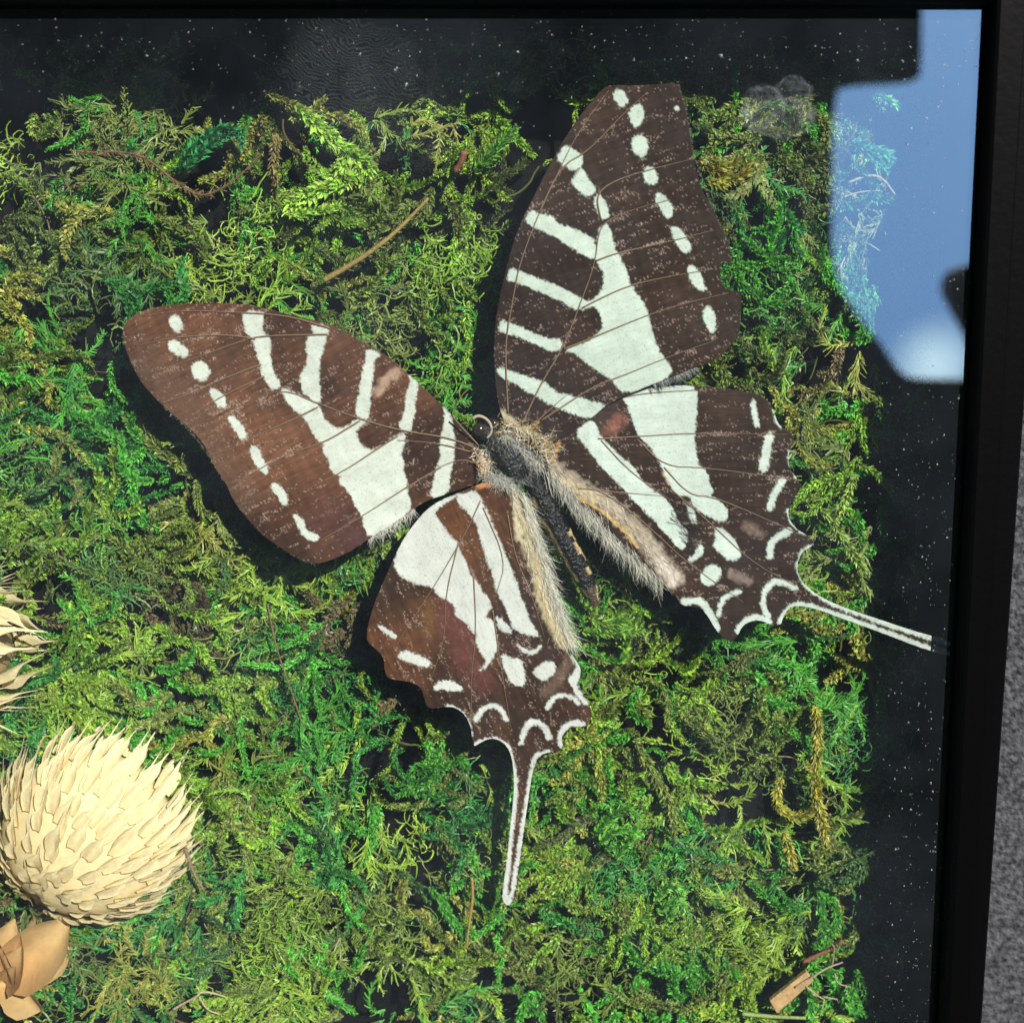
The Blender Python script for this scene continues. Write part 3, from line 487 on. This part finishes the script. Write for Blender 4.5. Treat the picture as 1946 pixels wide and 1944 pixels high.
def pdir(dx, dy, n, s=.25, up=.15): return norm(np.c_[np.full(n, dx), np.full(n, -dy), np.full(n, up)]+RNG.normal(0, s, (n, 3))*[1, 1, .6])
def mixc(n, *cs):
    c = np.asarray(cs)[RNG.integers(0, len(cs), n)]; return c*RNG.uniform(.75, 1.2, (n, 1))
GREY, PALE, GOLD, DARK = (.50, .49, .45), (.90, .85, .74), (.74, .57, .32), (.03, .027, .024)
n = 1000; r = along(E((1200, 150), (1290, 400), (1360, 640), (1420, 850), (1490, 1060), (1560, 1240)), n, z_lh, 5); hairs('hair_fringe', r, pdir(.6, .95, n, .18), RNG.uniform(14, 40, n), mixc(n, GREY, PALE, PALE, PALE), parent=lh)
n = 160; r = along(E((1180, 160), (1230, 420), (1300, 700), (1390, 960), (1500, 1210)), n, z_lh, 9); hairs('hair_fringe', r, pdir(.3, 1, n, .3), RNG.uniform(12, 30, n), mixc(n, PALE, GOLD, PALE, (.5, .4, .26)), parent=lh)
n = 1000; r = along(F((150, 700), (300, 860), (430, 985), (560, 1125), (720, 1270), (880, 1420)), n, z_rh, 6); hairs('hair_fringe', r, pdir(.38, 1, n, .18), RNG.uniform(14, 40, n), mixc(n, GREY, PALE, PALE, (.35, .33, .29)), parent=rh)
n = 200; r = along(F((150, 640), (330, 770), (560, 920), (760, 1110), (980, 1400)), n, z_rh, 9); hairs('hair_fringe', r, pdir(.7, .8, n, .3), RNG.uniform(10, 26, n), mixc(n, PALE, GREY, GOLD, (.45, .38, .32)), parent=rh)
n = 900; r = along(F((980, 900), (1040, 1000), (1080, 1150)), n, z_rh, 10); hairs('hair_fringe', r[:110], pdir(.8, .5, 110, .2), RNG.uniform(18, 40, 110), mixc(110, (.02, .016, .014)), parent=rh)
n = 220; r = along(D((530, 1480), (680, 1400), (830, 1290)), n, z_lf, 1.5, 0); hairs('hair_fringe', r, pdir(.15, 1, n, .3, -.1), RNG.uniform(8, 22, n), mixc(n, PALE, GREY), 1., lf)
n = 200; r = along(B((1480, 692), (1300, 770), (1200, 808)), n, z_rf, 1.5, 0); hairs('hair_fringe', r, pdir(.5, 1, n, .3, -.1), RNG.uniform(8, 18, n), mixc(n, (.2, .2, .2), GREY), 1., rf)
n = 420; r = along(A((1357, 95), (1420, 300), (1460, 580), (1575, 900), (1715, 1220)), n, z_rf, .8, 0); hairs('edge_fringe', r, pdir(1, .1, n, .3, 0), RNG.uniform(2.5, 5, n), mixc(n, (.3, .24, .17), (.12, .08, .06)), .9, rf)
n = 520; r = along(C((1400, 1830), (1200, 1740), (960, 1540), (800, 1280), (610, 970), (300, 690), (120, 300)), n, z_lf, .8, 0); hairs('edge_fringe', r, pdir(-.7, .7, n, .3, 0), RNG.uniform(2.5, 5, n), mixc(n, (.3, .24, .17), (.12, .08, .06)), .9, lf)
n = 620; q = np.array(I((500, 560)))[0]; th = RNG.uniform(0, 6.28, n); er = np.sqrt(RNG.uniform(.8, 1.2, n))
loc = U([(966, 870)], -92)[0]+np.outer(np.cos(th)*er*52, ax)+np.outer(np.sin(th)*er*30, sd_)+np.outer(np.sqrt(np.clip(1-er**2*.8, 0, 1))*24, up)
hairs('body_hair', loc, norm(np.outer(np.sin(th)*.8, sd_)-.7*ax+RNG.normal(0, .35, (n, 3))+[0, 0, .25]), RNG.uniform(8, 22, n), mixc(n, GREY, DARK, DARK, (.3, .31, .31), (.2, .19, .17)))
n = 700; r = np.vstack([along(I((240, 620), (400, 690), (560, 780)), n//2, -78., 5), along(I((430, 260), (560, 390), (680, 480), (760, 600)), n//2, -76., 6)]); hairs('body_hair', r, pdir(.4, .7, n, .5), RNG.uniform(10, 24, n), mixc(n, GREY, PALE, (.5, .5, .48)))
n = 300; r = along(I((230, 460), (300, 560), (270, 640)), n, -74., 6); hairs('body_hair', r, pdir(-.3, .4, n, .7), RNG.uniform(6, 13, n), mixc(n, (.7, .6, .45), (.6, .3, .12), PALE), 1.6)
n = 500; r = along(I((420, 240), (560, 260), (700, 330), (880, 420), (760, 520)), n, -72., 9); hairs('body_hair', r, pdir(.5, .1, n, .6), RNG.uniform(8, 20, n), mixc(n, PALE, (.6, .52, .35), (.55, .33, .1)), 1.3)
n = 500; p5 = I((720, 720), (850, 1000), (960, 1200)); r = along(p5, n, -106., 8); hairs('body_hair', r, pdir(.5, .9, n, .4), RNG.uniform(6, 15, n), mixc(n, DARK, DARK, (.2, .18, .15)))
n = 90; r = along(I((440, 730), (240, 690), (170, 740)), n, -86., 4); 

# ------------------------------------------------------------------ moss
def Hm(x, y):
    edge_ = np.minimum(np.clip((XR-x)/230, 0, 1), np.clip((YT-y)/260, 0, 1))
    return -236+26*edge_+30*(fbm(x, y, 240, 4)-.5)
GREENS = [((.26, .44, .055), 1.2), ((.34, .50, .065), 1.2), ((.12, .42, .055), 1.8), ((.07, .30, .06), 1.1), ((.23, .32, .065), 1.2), ((.24, .30, .075), .6), ((.16, .21, .06), .4), ((.38, .40, .085), .45), ((.19, .15, .07), .15), ((.10, .21, .06), .4)]
PW = np.array([g[1] for g in GREENS]); PW /= PW.sum()
def stem_path(x, y, z, a, L, wig, dz, step=9):
    n = max(4, int(L/step)); aa = a+np.cumsum(RNG.normal(0, wig, n)+RNG.normal(0, wig*.5)); s = L/n
    return np.c_[x+np.cumsum(np.cos(aa))*s, y+np.cumsum(np.sin(aa))*s, z+np.linspace(0, dz, n)+np.cumsum(RNG.normal(0, 1.5, n))]
def leafy(path, mb, c, L=13, W=5.5, gap=2.4, spread=.75, rows=3, fluff=.35):
    p = resample(path, gap); n = len(p)
    if n < 3: return
    t = norm(np.gradient(p, axis=0)); s = norm(np.cross(t, [0, 0, 1.])); u = np.cross(s, t); tap = np.interp(np.linspace(0, 1, n), [0, .15, .7, 1], [.7, 1, 1, .45])
    for k in range(rows):
        phi = (k/rows*math.pi*1.3-.15*math.pi)+RNG.normal(0, .35, n) if rows > 2 else k*math.pi+RNG.normal(0, .3, n)
        e = np.cos(phi)[:, None]*s+np.sin(phi)[:, None]*u
        d = norm(t*(1-.45*spread)+e*spread*RNG.uniform(.6, 1.3, (n, 1))+RNG.normal(0, fluff*.5, (n, 3))); nr_ = norm(e+.3*t+RNG.normal(0, .25, (n, 3))); nr_ = norm(nr_-(nr_*d).sum(1, keepdims=True)*d)
        V, Q = leaves(p+e*1.2+RNG.normal(0, .8, (n, 3)), d, nr_, L*tap*RNG.uniform(.65, 1.25, n), W*tap*RNG.uniform(.7, 1.2, n))
        mb.add(V, Q, c=np.repeat(np.asarray(c)*RNG.uniform(.4, 1.65, (n, 1))*(1+RNG.normal(0, .1, (n, 3))), 4, 0))
def feather(path, mb, c, L=30, wd=2.9, gap=5.5, ang=.8, curl=.5):
    p = resample(path, gap); n = len(p)
    if n < 3: return
    V, Q = ribbons(p[None], np.full((1, n), 2.6), np.array([[0, 0, 1.]])); mb.add(V, Q, c=np.asarray(c)*.85)
    t = norm(np.gradient(p, axis=0)); s = norm(np.cross(t, [0, 0, 1.])); sg = np.where(np.arange(n) % 2 == 0, 1, -1)[:, None]
    for _ in range(2):
        d = norm(t*math.cos(ang)+s*sg*math.sin(ang)+RNG.normal(0, .34, (n, 3))+[0, 0, .12]); m = 5; tt = np.linspace(0, 1, m)
        ll = L*np.interp(np.linspace(0, 1, n), [0, .3, 1], [.8, 1, .35])*RNG.uniform(.5, 1.2, n); bend = (t*.6+RNG.normal(0, .35, (n, 3)))*curl
        pts = p[:, None]+ll[:, None, None]*(d[:, None]*tt[None, :, None]+bend[:, None]*(tt**2)[None, :, None])
        V, Q = ribbons(pts, wd*np.linspace(1.1, .5, m)[None]*RNG.uniform(.7, 1.3, (n, 1)), norm(RNG.normal(0, .45, (n, 3))+[0, 0, 1])); mb.add(V, Q, c=np.repeat(np.asarray(c)*RNG.uniform(.65, 1.35, (n, 1)), 2*m, 0)); sg = -sg
def tangle(x, y, z, a, mb, c, n=38, L=62, R=30):
    m = 9; p0 = np.c_[x+RNG.normal(0, R, n), y+RNG.normal(0, R, n), z+RNG.uniform(-12, 14, n)]
    k0 = RNG.normal(0, .28, (n, 1)); aa = a+RNG.normal(0, .55, (n, 1))+np.cumsum(k0+RNG.normal(0, .22, (n, m)), 1); st = (L*RNG.uniform(.5, 1.2, n)/m)[:, None]
    pts = np.stack([p0[:, :1]+np.cumsum(np.cos(aa)*st, 1), p0[:, 1:2]+np.cumsum(np.sin(aa)*st, 1), p0[:, 2:]+np.cumsum(RNG.normal(0, 1.8, (n, m)), 1)], -1)
    V, Q = ribbons(pts, RNG.uniform(1.8, 3.4, (n, 1))*np.linspace(1.1, .6, m)[None], norm(RNG.normal(0, .4, (n, 3))+[0, 0, 1])); mb.add(V, Q, c=np.repeat(np.asarray(c)*RNG.uniform(.6, 1.35, (n, 1)), 2*m, 0))
PS = np.c_[RNG.uniform(XL, XR, 420), RNG.uniform(YB, YT, 420)]; PG = RNG.choice(len(GREENS), 420, p=PW); PT = RNG.random(420)
mb = MB(); NC = 2020
cx = RNG.uniform(XL+40, XR-25, NC); cy = RNG.uniform(YB+140, YT-25, NC); lev = np.sort(RNG.random(NC)); cell_a = RNG.uniform(0, 6.28, NC)
for k in range(NC):
    x, y = cx[k], cy[k]; tb = np.clip((y-(YT-400))/150, 0, 1); nb = fbm(x, y, 130, 6)
    if tb > .3 and nb < .46 and RNG.random() < .82: continue
    z = Hm(x, y)-40+72*lev[k]+tb*((nb-.5)*150-16); a = 6.28*fbm(x, y, 300, 1)*1.6+RNG.normal(0, .7)
    pi_ = ((PS-(x, y))**2).sum(1).argmin(); own = RNG.random() < .72; gi = PG[pi_] if own else RNG.choice(len(GREENS), p=PW)
    c = np.array(GREENS[gi][0])*RNG.uniform(.8, 1.2); ty = PT[pi_] if own else RNG.random()
    if ty < .70:
        plump = (PT[pi_]*7 % 1 if own else RNG.random()) < .6
        for _ in range(RNG.integers(2, 5)):
            x1 = np.clip(x+RNG.normal(0, 26), XL+15, XR-15); y1 = min(y+RNG.normal(0, 26), YT-15)
            leafy(stem_path(x1, y1, z+RNG.uniform(-8, 8), a+RNG.normal(0, .45), RNG.uniform(60, 170), .24, RNG.uniform(-6, 22)), mb, c*RNG.uniform(.85, 1.15), *((13.5, 7.6, 2.2, .9, 4) if plump else (10, 4.4, 1.9, .85)))
    elif ty < .91:
        for _ in range(RNG.integers(2, 4)):
            feather(stem_path(x+RNG.normal(0, 24), y+RNG.normal(0, 24), z+RNG.uniform(-8, 8), a+RNG.normal(0, .4), RNG.uniform(70, 170), .21, RNG.uniform(-6, 18)), mb, c*RNG.uniform(.85, 1.15), L=RNG.uniform(10, 20), curl=1.2, ang=RNG.uniform(.6, 1.1))
    else: tangle(x, y, z+6, a, mb, c)
for k in range(260):                                   # bare dry stalks in the tangle
    x, y = RNG.uniform(XL+30, XR-60), RNG.uniform(YB+140, YT-60); p = resample(stem_path(x, y, Hm(x, y)+RNG.uniform(-22, 14), RNG.uniform(0, 6.28), RNG.uniform(50, 150), .12, RNG.uniform(-8, 14)), 8)
    V, Q, T = tube(p, RNG.uniform(1.2, 2.8)*np.linspace(1, .6, len(p)), 5); mb.add(V, Q, T, c=np.array([(.20, .14, .055), (.14, .085, .05), (.13, .15, .045)][RNG.integers(3)])*RNG.uniform(.7, 1.2))
for V in mb.V:                                         # nothing grows through the walls of the box
    np.clip(V[:, 0], XL+4, XR-5, out=V[:, 0]); np.clip(V[:, 1], YB+4, YT-5, out=V[:, 1]); np.clip(V[:, 2], BACK+2, -160, out=V[:, 2])
mb.build('moss', M_MOSS, smooth=False, kind='stuff', label='bed of dried green and olive moss covering the bottom of the box', category='moss')

# --- sprigs, stalks and bits one can pick out
def path3(pts, z): 
    p = resample(chaikin(pts, 2, False), 6); zz = 20+np.interp(np.linspace(0, 1, len(p)), np.linspace(0, 1, len(np.atleast_1d(z))), np.atleast_1d(z)); return U(p, zz)
def full(*p): return [(x*1.00725, y*1.00725) for x, y in p]
def sprig(label, branches, c, name='moss_sprig', cat='moss sprig', L=15, W=7, stem_c=(.2, .2, .06), style='leafy', r=2.4):
    """branches: list of (points, z); the first is the main stem"""
    st = MB(); fo = MB()
    for k, (pts, z) in enumerate(branches):
        p = path3(pts, z); V, Q, T = tube(p, r*np.linspace(1, .5, len(p))*(1 if k == 0 else .7), 6); st.add(V, Q, T, c=stem_c)
        if style == 'leafy': leafy(p, fo, c, L, W, 2.0, .8, 4)
        elif style == 'feather': feather(p, fo, c, L, 2.4, 4)
    o = st.build(name, M_TWIG, label=label, category=cat, group='loose sprigs lying on the moss')
    if style != 'bare': fo.build('leaves', M_MOSS, o, smooth=False, kind='stuff')
    return o
LIME, EMER, OLIV, YELL = (.44, .66, .11), (.07, .33, .12), (.24, .26, .07), (.46, .44, .08)
sprig('bright lime moss sprig bent like a hook, rising into the dark upper strip', [(full((556, 200), (600, 235), (640, 275), (680, 300), (690, 330), (640, 345), (580, 370), (540, 395), (560, 405), (640, 390)), [-168, -178, -172, -178]), (full((640, 275), (690, 305), (700, 335)), [-172, -175]), (full((660, 290), (640, 330), (680, 340)), [-166, -170])], LIME, L=23, W=13)
sprig('emerald moss sprig curling over beside the brown arched stalk', [(full((335, 325), (360, 285), (400, 250), (440, 240), (460, 265), (455, 280)), [-190, -180, -185]), (full((350, 320), (390, 275), (430, 255)), -178)], EMER, L=18, W=9)
sprig('thin yellow green twig with feathery side shoots, high in the dark strip', [(full((775, 258), (820, 248), (865, 232)), [-176, -168]), (full((775, 235), (800, 225), (835, 240)), -172), (full((830, 250), (828, 290), (820, 330)), [-172, -185]), (full((855, 240), (865, 270)), -172)], (.40, .45, .09), L=14, style='feather', stem_c=(.3, .28, .07))
sprig('fresh green moss sprig pointing up just left of the tall wing', [(full((895, 325), (925, 290), (960, 255), (975, 240)), [-190, -175])], (.23, .50, .08), L=19, W=8)
sprig('yellow moss tuft beside the notch side of the tall wing', [(full((1320, 300), (1350, 330), (1400, 340), (1415, 300)), [-190, -180]), (full((1340, 300), (1370, 320), (1395, 300)), -182), (full((1330, 340), (1370, 350)), -184)], YELL, L=18, W=8, stem_c=(.4, .32, .06))
sprig('small green tendril in the dark strip right of the tall wing tip', [(full((1305, 232), (1325, 242), (1345, 238)), -180)], (.12, .22, .05), L=9, W=4)
sprig('emerald moss tuft under the upper part of the sky reflection', [(full((1610, 265), (1640, 285), (1670, 320), (1675, 325)), [-200, -190]), (full((1640, 280), (1672, 290), (1680, 310)), -190)], (.08, .42, .15), L=18, W=8)
sprig('emerald curl of moss under the lower part of the sky reflection', [(full((1718, 495), (1722, 530), (1732, 560), (1715, 580), (1712, 560), (1730, 545)), -205), (full((1715, 580), (1690, 610), (1680, 640)), -205)], (.08, .42, .16), L=14, W=5)
sprig('long arched brown stalk along the upper left edge of the moss', [(full((145, 285), (180, 290), (230, 285), (280, 300), (320, 335), (370, 370), (405, 365), (450, 335), (490, 295)), [-186, -176, -182, -176])], (.19, .13, .055), style='feather', L=16, stem_c=(.19, .11, .06), name='dry_stalk', cat='stalk')
sprig('thick straw coloured stalk slanting up from the left wing to the dark strip', [(full((610, 530), (680, 490), (740, 445), (775, 410), (808, 375)), [-182, -170, -178]), ], (.26, .21, .07), style='feather', L=14, stem_c=(.30, .22, .07), name='dry_stalk', cat='stalk', r=6.5)
sprig('upright ochre stalk with scaly leaves near the lime sprig', [(full((522, 255), (518, 300), (520, 350)), [-175, -185])], (.33, .26, .09), L=15, W=6, stem_c=(.24, .16, .07), name='dry_stalk', cat='stalk', r=4)
sprig('pale green forked sprig between the right wing edge and the shadowed strip', [(full((1615, 895), (1600, 930), (1585, 965), (1575, 990)), [-190, -180]), (full((1550, 960), (1580, 990)), -184), (full((1570, 985), (1600, 1030), (1640, 1085)), [-182, -186])], (.36, .50, .12), L=15, W=6, stem_c=(.28, .25, .09))
sprig('thin green stem straying into the shadowed strip on the lower right', [(full((1545, 1655), (1600, 1630), (1650, 1605), (1690, 1590)), [-190, -180])], (.1, .2, .05), L=6, W=3, stem_c=(.16, .25, .06), name='dry_stalk', cat='stalk')
sprig('yellow curled moss sprig low on the right, looping round a dark gap', [(full((1475, 1465), (1460, 1510), (1490, 1545), (1540, 1530), (1545, 1470), (1520, 1440)), [-188, -178]), (full((1535, 1470), (1550, 1540), (1560, 1600)), -180), (full((1540, 1330), (1545, 1400), (1535, 1470)), -182), (full((1480, 1570), (1500, 1640)), -188)], YELL, L=16, W=6, stem_c=(.35, .30, .07))
sprig('olive moss sprig with a bent tip, lying right of the hanging left tail', [(full((1200, 1400), (1230, 1455), (1260, 1500), (1275, 1580)), [-190, -178])], (.26, .33, .07), L=16, W=7)
sprig('bright green moss cushion right of the hanging left tail', [(full((1120, 1580), (1150, 1540), (1185, 1520), (1205, 1545)), [-190, -172]), (full((1130, 1590), (1165, 1560), (1210, 1575)), -176), (full((1140, 1600), (1190, 1590)), -180), (full((1160, 1620), (1200, 1560)), -172)], (.21, .54, .08), L=19, W=9)
sprig('bright green tuft below the right wing, near the lower edge of the picture', [(full((1235, 1700), (1265, 1660), (1290, 1690)), -178), (full((1240, 1720), (1280, 1690), (1300, 1730)), -176), (full((1260, 1740), (1275, 1690)), -174)], (.24, .54, .1), L=17, W=8)
sprig('lime moss sprig below the abdomen', [(full((1100, 1190), (1150, 1195), (1215, 1190)), [-185, -172]), (full((1115, 1170), (1150, 1180), (1190, 1165)), -178)], (.28, .50, .08), L=18, W=7)
def twig(label, branches, c, r, name='dry_twig', cat='twig', group='dry twigs lying on the moss'):
    m = MB()
    for pts, z, rr_ in branches:
        p = path3(pts, z); wob = 1+.25*(vn(np.arange(len(p))*7., np.zeros(len(p)), 9, 2)-.5)
        V, Q, T = tube(p, r*rr_*wob*np.linspace(1, .7, len(p)), 7); m.add(V, Q, T, c=c)
    return m.build(name, M_TWIG, label=label, category=cat, group=group)
twig('pale branched twig above the wooden splinter on the lower right', [(full((1500, 1862), (1530, 1845), (1560, 1825), (1590, 1815)), [-165, -158, -165], 1), (full((1520, 1860), (1545, 1880), (1555, 1885)), -165, .9), (full((1553, 1880), (1580, 1885)), -165, .7), (full((1555, 1885), (1550, 1905)), -168, .8), (full((1570, 1822), (1575, 1790), (1570, 1780)), -166, .6), (full((1575, 1835), (1578, 1855), (1605, 1862)), -166, .6)], (.42, .30, .22), 2.6)
twig('whitish branched twig below the big cream flower head', [(full((325, 1905), (350, 1890), (372, 1880), (378, 1870), (400, 1872), (425, 1880)), [-180, -170, -176], 1), (full((376, 1880), (390, 1905), (412, 1912)), -174, .8), (full((378, 1872), (370, 1858)), -172, .7)], (.50, .38, .26), 2.8)
twig('orange brown stalk standing left of the tail tip', [(full((890, 1655), (893, 1690), (885, 1740), (880, 1790)), [-172, -188], 1)], (.40, .24, .07), 3.4)
twig('long thin brown stalk below the left hindwing, running down to a point', [(full((505, 1140), (520, 1220), (545, 1290), (570, 1365)), [-186, -178, -184], 1)], (.19, .11, .06), 2.2)
twig('grey brown twig sticking out under the big cream flower head', [(full((350, 1600), (362, 1640), (385, 1680)), [-170, -180], 1)], (.26, .17, .12), 4)
twig('pale green stem lying level along the lower right edge', [(full((1400, 1912), (1460, 1918), (1520, 1920)), -182, 1)], (.26, .34, .11), 5, 'green_stem', 'stem')
twig('tan forked root bit under the sky reflection', [(full((1600, 345), (1640, 330), (1665, 335), (1690, 370), (1705, 385)), [-205, -195, -200], 1), (full((1585, 375), (1620, 362), (1660, 360)), -205, .6)], (.32, .27, .16), 3)
twig('reddish brown seed husk at the top of the moss beside the tall wing', [(full((876, 285), (872, 305), (858, 325)), [-170, -182], 1)], (.24, .10, .05), 8, 'seed_husk', 'husk')
twig('rusty bark shred above the wooden splinter', [(full((1515, 1815), (1545, 1800), (1570, 1790)), -178, 1), (full((1580, 1782), (1592, 1775)), -176, .9)], (.24, .09, .06), 5, 'bark_shred', 'bark')
# the wooden splinter
q = U(full((1452, 1888), (1522, 1832), (1536, 1850), (1466, 1912)), [-146]*4); V = np.vstack([q, q-[0, 0, 14]])
V = np.vstack([q*(1), q-[0, 0, 14]]); so = mk('wooden_splinter', V, [(0, 3, 2, 1), (4, 5, 6, 7), (0, 1, 5, 4), (1, 2, 6, 5), (2, 3, 7, 6), (3, 0, 4, 7)], mat=mat('raw wood', (.50, .31, .14), .75, noise=(900, .75, 1.2), bump=(1500, .5, .0003)), smooth=False, label='flat tan wooden splinter with a square end, in the moss on the lower right', category='splinter')
bv = so.modifiers.new('edge', 'BEVEL'); bv.width = 1.5*P; bv.segments = 2

# ------------------------------------------------------------------ dried flower heads
def bract_mesh(name, L, W, spine, cup, c0, c1, seed):
    """one papery scale: broad base, rounded shoulders, drawn out into a spine"""
    r = np.random.default_rng(seed); nu, nv = 11, 7; t = np.linspace(0, 1, nu); V = []; Cc = []
    prof = np.interp(t, [0, .12, .3, .42, .5, .58, 1], [.6, .9, 1, .88, .42, .17, .02]) if spine else np.interp(t, [0, .2, .55, .8, .93, 1], [.5, .85, 1, .85, .5, .08])
    ln = L+spine
    for i, a in enumerate(t):
        for j in range(nv):
            s = (j/(nv-1)*2-1); wv = prof[i]*W/2
            V.append((ln*a, s*wv, cup*(s*s*wv*.55)-cup*9*a*a+(3.2*(1-abs(s))*prof[i])+r.normal(0, .5)*(0 if a > .7 else 1)))
            k = min(1, a*1.2)
            Cc.append((np.array(c0)*(1-k)+np.array(c1)*k)*(.9+.1*math.cos(s*14+seed))*(1-.22*max(0, a-.75)*4*(seed % 3)/2)*r.uniform(.94, 1.04))
    i = (np.arange(nu-1)[:, None]*nv+np.arange(nv-1)[None]).ravel()
    me = mesh_np(name, np.array(V), np.stack([i, i+nv, i+nv+1, i+1], 1), col=np.array(Cc)); me.materials.append(M_BRACT); return me
CR0, CR1 = (.97, .79, .45), (.98, .87, .56)
def flower_head(name, label, cat, centre, rad, axis, rows, meshes, flat=.75, core_c=(.45, .32, .16), group='dried flower heads'):
    """scales in overlapping rings about a core; axis points from the stalk end to the crown"""
    e = empty(name, (centre[0], centre[1], BACK), label, cat, group); axis = norm(np.asarray(axis, float)); s = norm(np.cross(axis, [0, 0, 1.])); u = np.cross(s, axis)
    V, Q = ellipsoid(np.zeros(3), np.array([axis, s, u]), (rad*.9,)*3, 24, 16); V[:, 2] *= flat; mk('core', V+centre, Q, mat=M_BRACT, parent=e, col=core_c)
    for th, cnt, kind, lift, sc in rows:
        for k in range(cnt):
            ph = 2*math.pi*(k+.5*RNG.random())/cnt+th*7.3; t2 = math.radians(th+RNG.normal(0, 3))
            nrm = -axis*math.cos(t2)+(s*math.cos(ph)+u*math.sin(ph))*math.sin(t2)
            tan = axis*math.sin(t2)+(s*math.cos(ph)+u*math.sin(ph))*math.cos(t2)
            pos = nrm*rad*.93; d = norm(tan*math.cos(lift)+nrm*math.sin(lift)+RNG.normal(0, .07, 3)); pos[2] *= flat; d[2] *= .9; d = norm(d)
            n2 = norm(nrm-(nrm@d)*d); y = np.cross(n2, d); z = sc*RNG.uniform(.88, 1.14)
            if (pos+d*30)[2]+centre[2] < BACK+10: continue
            o = bpy.data.objects.new('bract', meshes[kind][RNG.integers(len(meshes[kind]))]); COL.objects.link(o); o.parent = e
            m = Matrix(((d[0]*z, y[0]*z, n2[0]*z, 0), (d[1]*z, y[1]*z, n2[1]*z, 0), (d[2]*z, y[2]*z, n2[2]*z, 0), (0, 0, 0, 1)))
            m.translation = Vector((centre+pos-np.array(e['_loc']))*P); o.matrix_basis = m
    return e
ROUND = [bract_mesh('bract', 56, 42, 12, .9, CR0, CR1, k) for k in range(3)]
SPINY = [bract_mesh('bract', 52, 35, 62, 1., CR0, CR1, k+5) for k in range(4)]
LONG = [bract_mesh('bract', 52, 29, 86, 1., CR0, CR1, k+9) for k in range(4)]
NEED = [bract_mesh('bract', 26, 15, 88, .9, CR0, CR1, k+15) for k in range(3)]
c1 = U([(168, 1582)], -176)[0]
b_dir = np.array([.46, .60, -.62])
flower_head('dried_flower', 'big cream dried flower head with spiny papery scales, in the lower left', 'dried flower', c1, 198, b_dir,
    [(10, 5, 0, .10, .8), (20, 9, 0, .10, .95), (31, 14, 0, .12, .95), (43, 19, 1, .18, .8), (55, 23, 1, .24, .85), (66, 26, 1, .3, .9), (77, 28, 1, .36, .9), (88, 29, 1, .42, .9), (99, 29, 2, .48, .9), (110, 27, 2, .54, .9), (122, 24, 2, .6, .85), (134, 18, 2, .66, .8), (60, 9, 3, .36, .9), (72, 12, 3, .44, .9), (84, 12, 3, .52, .9), (96, 12, 3, .58, .9)], {0: ROUND, 1: SPINY, 2: LONG, 3: NEED}, flat=.69, core_c=(.93, .78, .46))
c2 = U([(-88, 1228)], -160)[0]
flower_head('dried_flower', 'cream dried flower head cut off by the left edge, only its spiny tips in view', 'dried flower', c2, 130, (.78, .08, .2),
    [(40, 9, 0, .1, 1.2), (60, 11, 1, .16, 1.25), (78, 12, 1, .22, 1.3), (95, 12, 1, .3, 1.3), (112, 10, 1, .4, 1.25), (138, 7, 1, .55, 1.2), (88, 8, 3, .5, 1.2)], {0: ROUND, 1: SPINY, 3: NEED})
TN0, TN1 = (.78, .46, .18), (.74, .50, .23)
HUSK = [bract_mesh('husk_scale', 150, 100, 0, 1.3, TN0, TN1, k+30) for k in range(3)]
c3 = U([(18, 1852)], -142)[0]; hk = empty('dried_husk', (c3[0], c3[1], BACK), 'tan papery seed husk with cupped scales below the big cream flower head', 'husk')
for k, (a, sc, el, dz) in enumerate([(44, 1.02, .12, 0), (78, .8, .25, 14), (112, .85, .2, 4), (18, .7, -.1, -26), (-62, .62, -.1, -4), (170, .9, .1, 8), (62, .62, .5, 16), (92, .6, .55, 22), (54, .5, .75, 26)]):
    a = math.radians(a); d = np.array([math.cos(a)*math.cos(el), math.sin(a)*math.cos(el), math.sin(el)]); n2 = norm(np.array([0, 0, 1.])-d*d[2]); y = np.cross(n2, d)
    sc *= 1.2
    o = bpy.data.objects.new('husk_scale', HUSK[k % 3]); COL.objects.link(o); o.parent = hk
    m = Matrix(((d[0]*sc, y[0]*sc, n2[0]*sc*1.6, 0), (d[1]*sc, y[1]*sc, n2[1]*sc*1.6, 0), (d[2]*sc, y[2]*sc, n2[2]*sc*1.6, 0), (0, 0, 0, 1))); m.translation = Vector((c3+[0, 0, dz]-np.array(hk['_loc']))*P); o.matrix_basis = m
V, Q = ellipsoid(c3-[0, 0, 14], np.eye(3), (22, 22, 14), 14, 10); mk('husk_core', V, Q, mat=M_BRACT, parent=hk, col=TN0)
p = path3([(70, 1725), (45, 1790), (18, 1862)], [-215, -222, -205]); V, Q, T = tube(p, 9*(1+.3*np.sin(np.arange(len(p))*.9)), 8); mk('stalk', V-[0, 0, 26], Q, T, M_BRACT, hk, (.40, .25, .12))
for o in bpy.data.objects:
    for k in ('_loc', '_zf'):
        if k in o: del o[k]
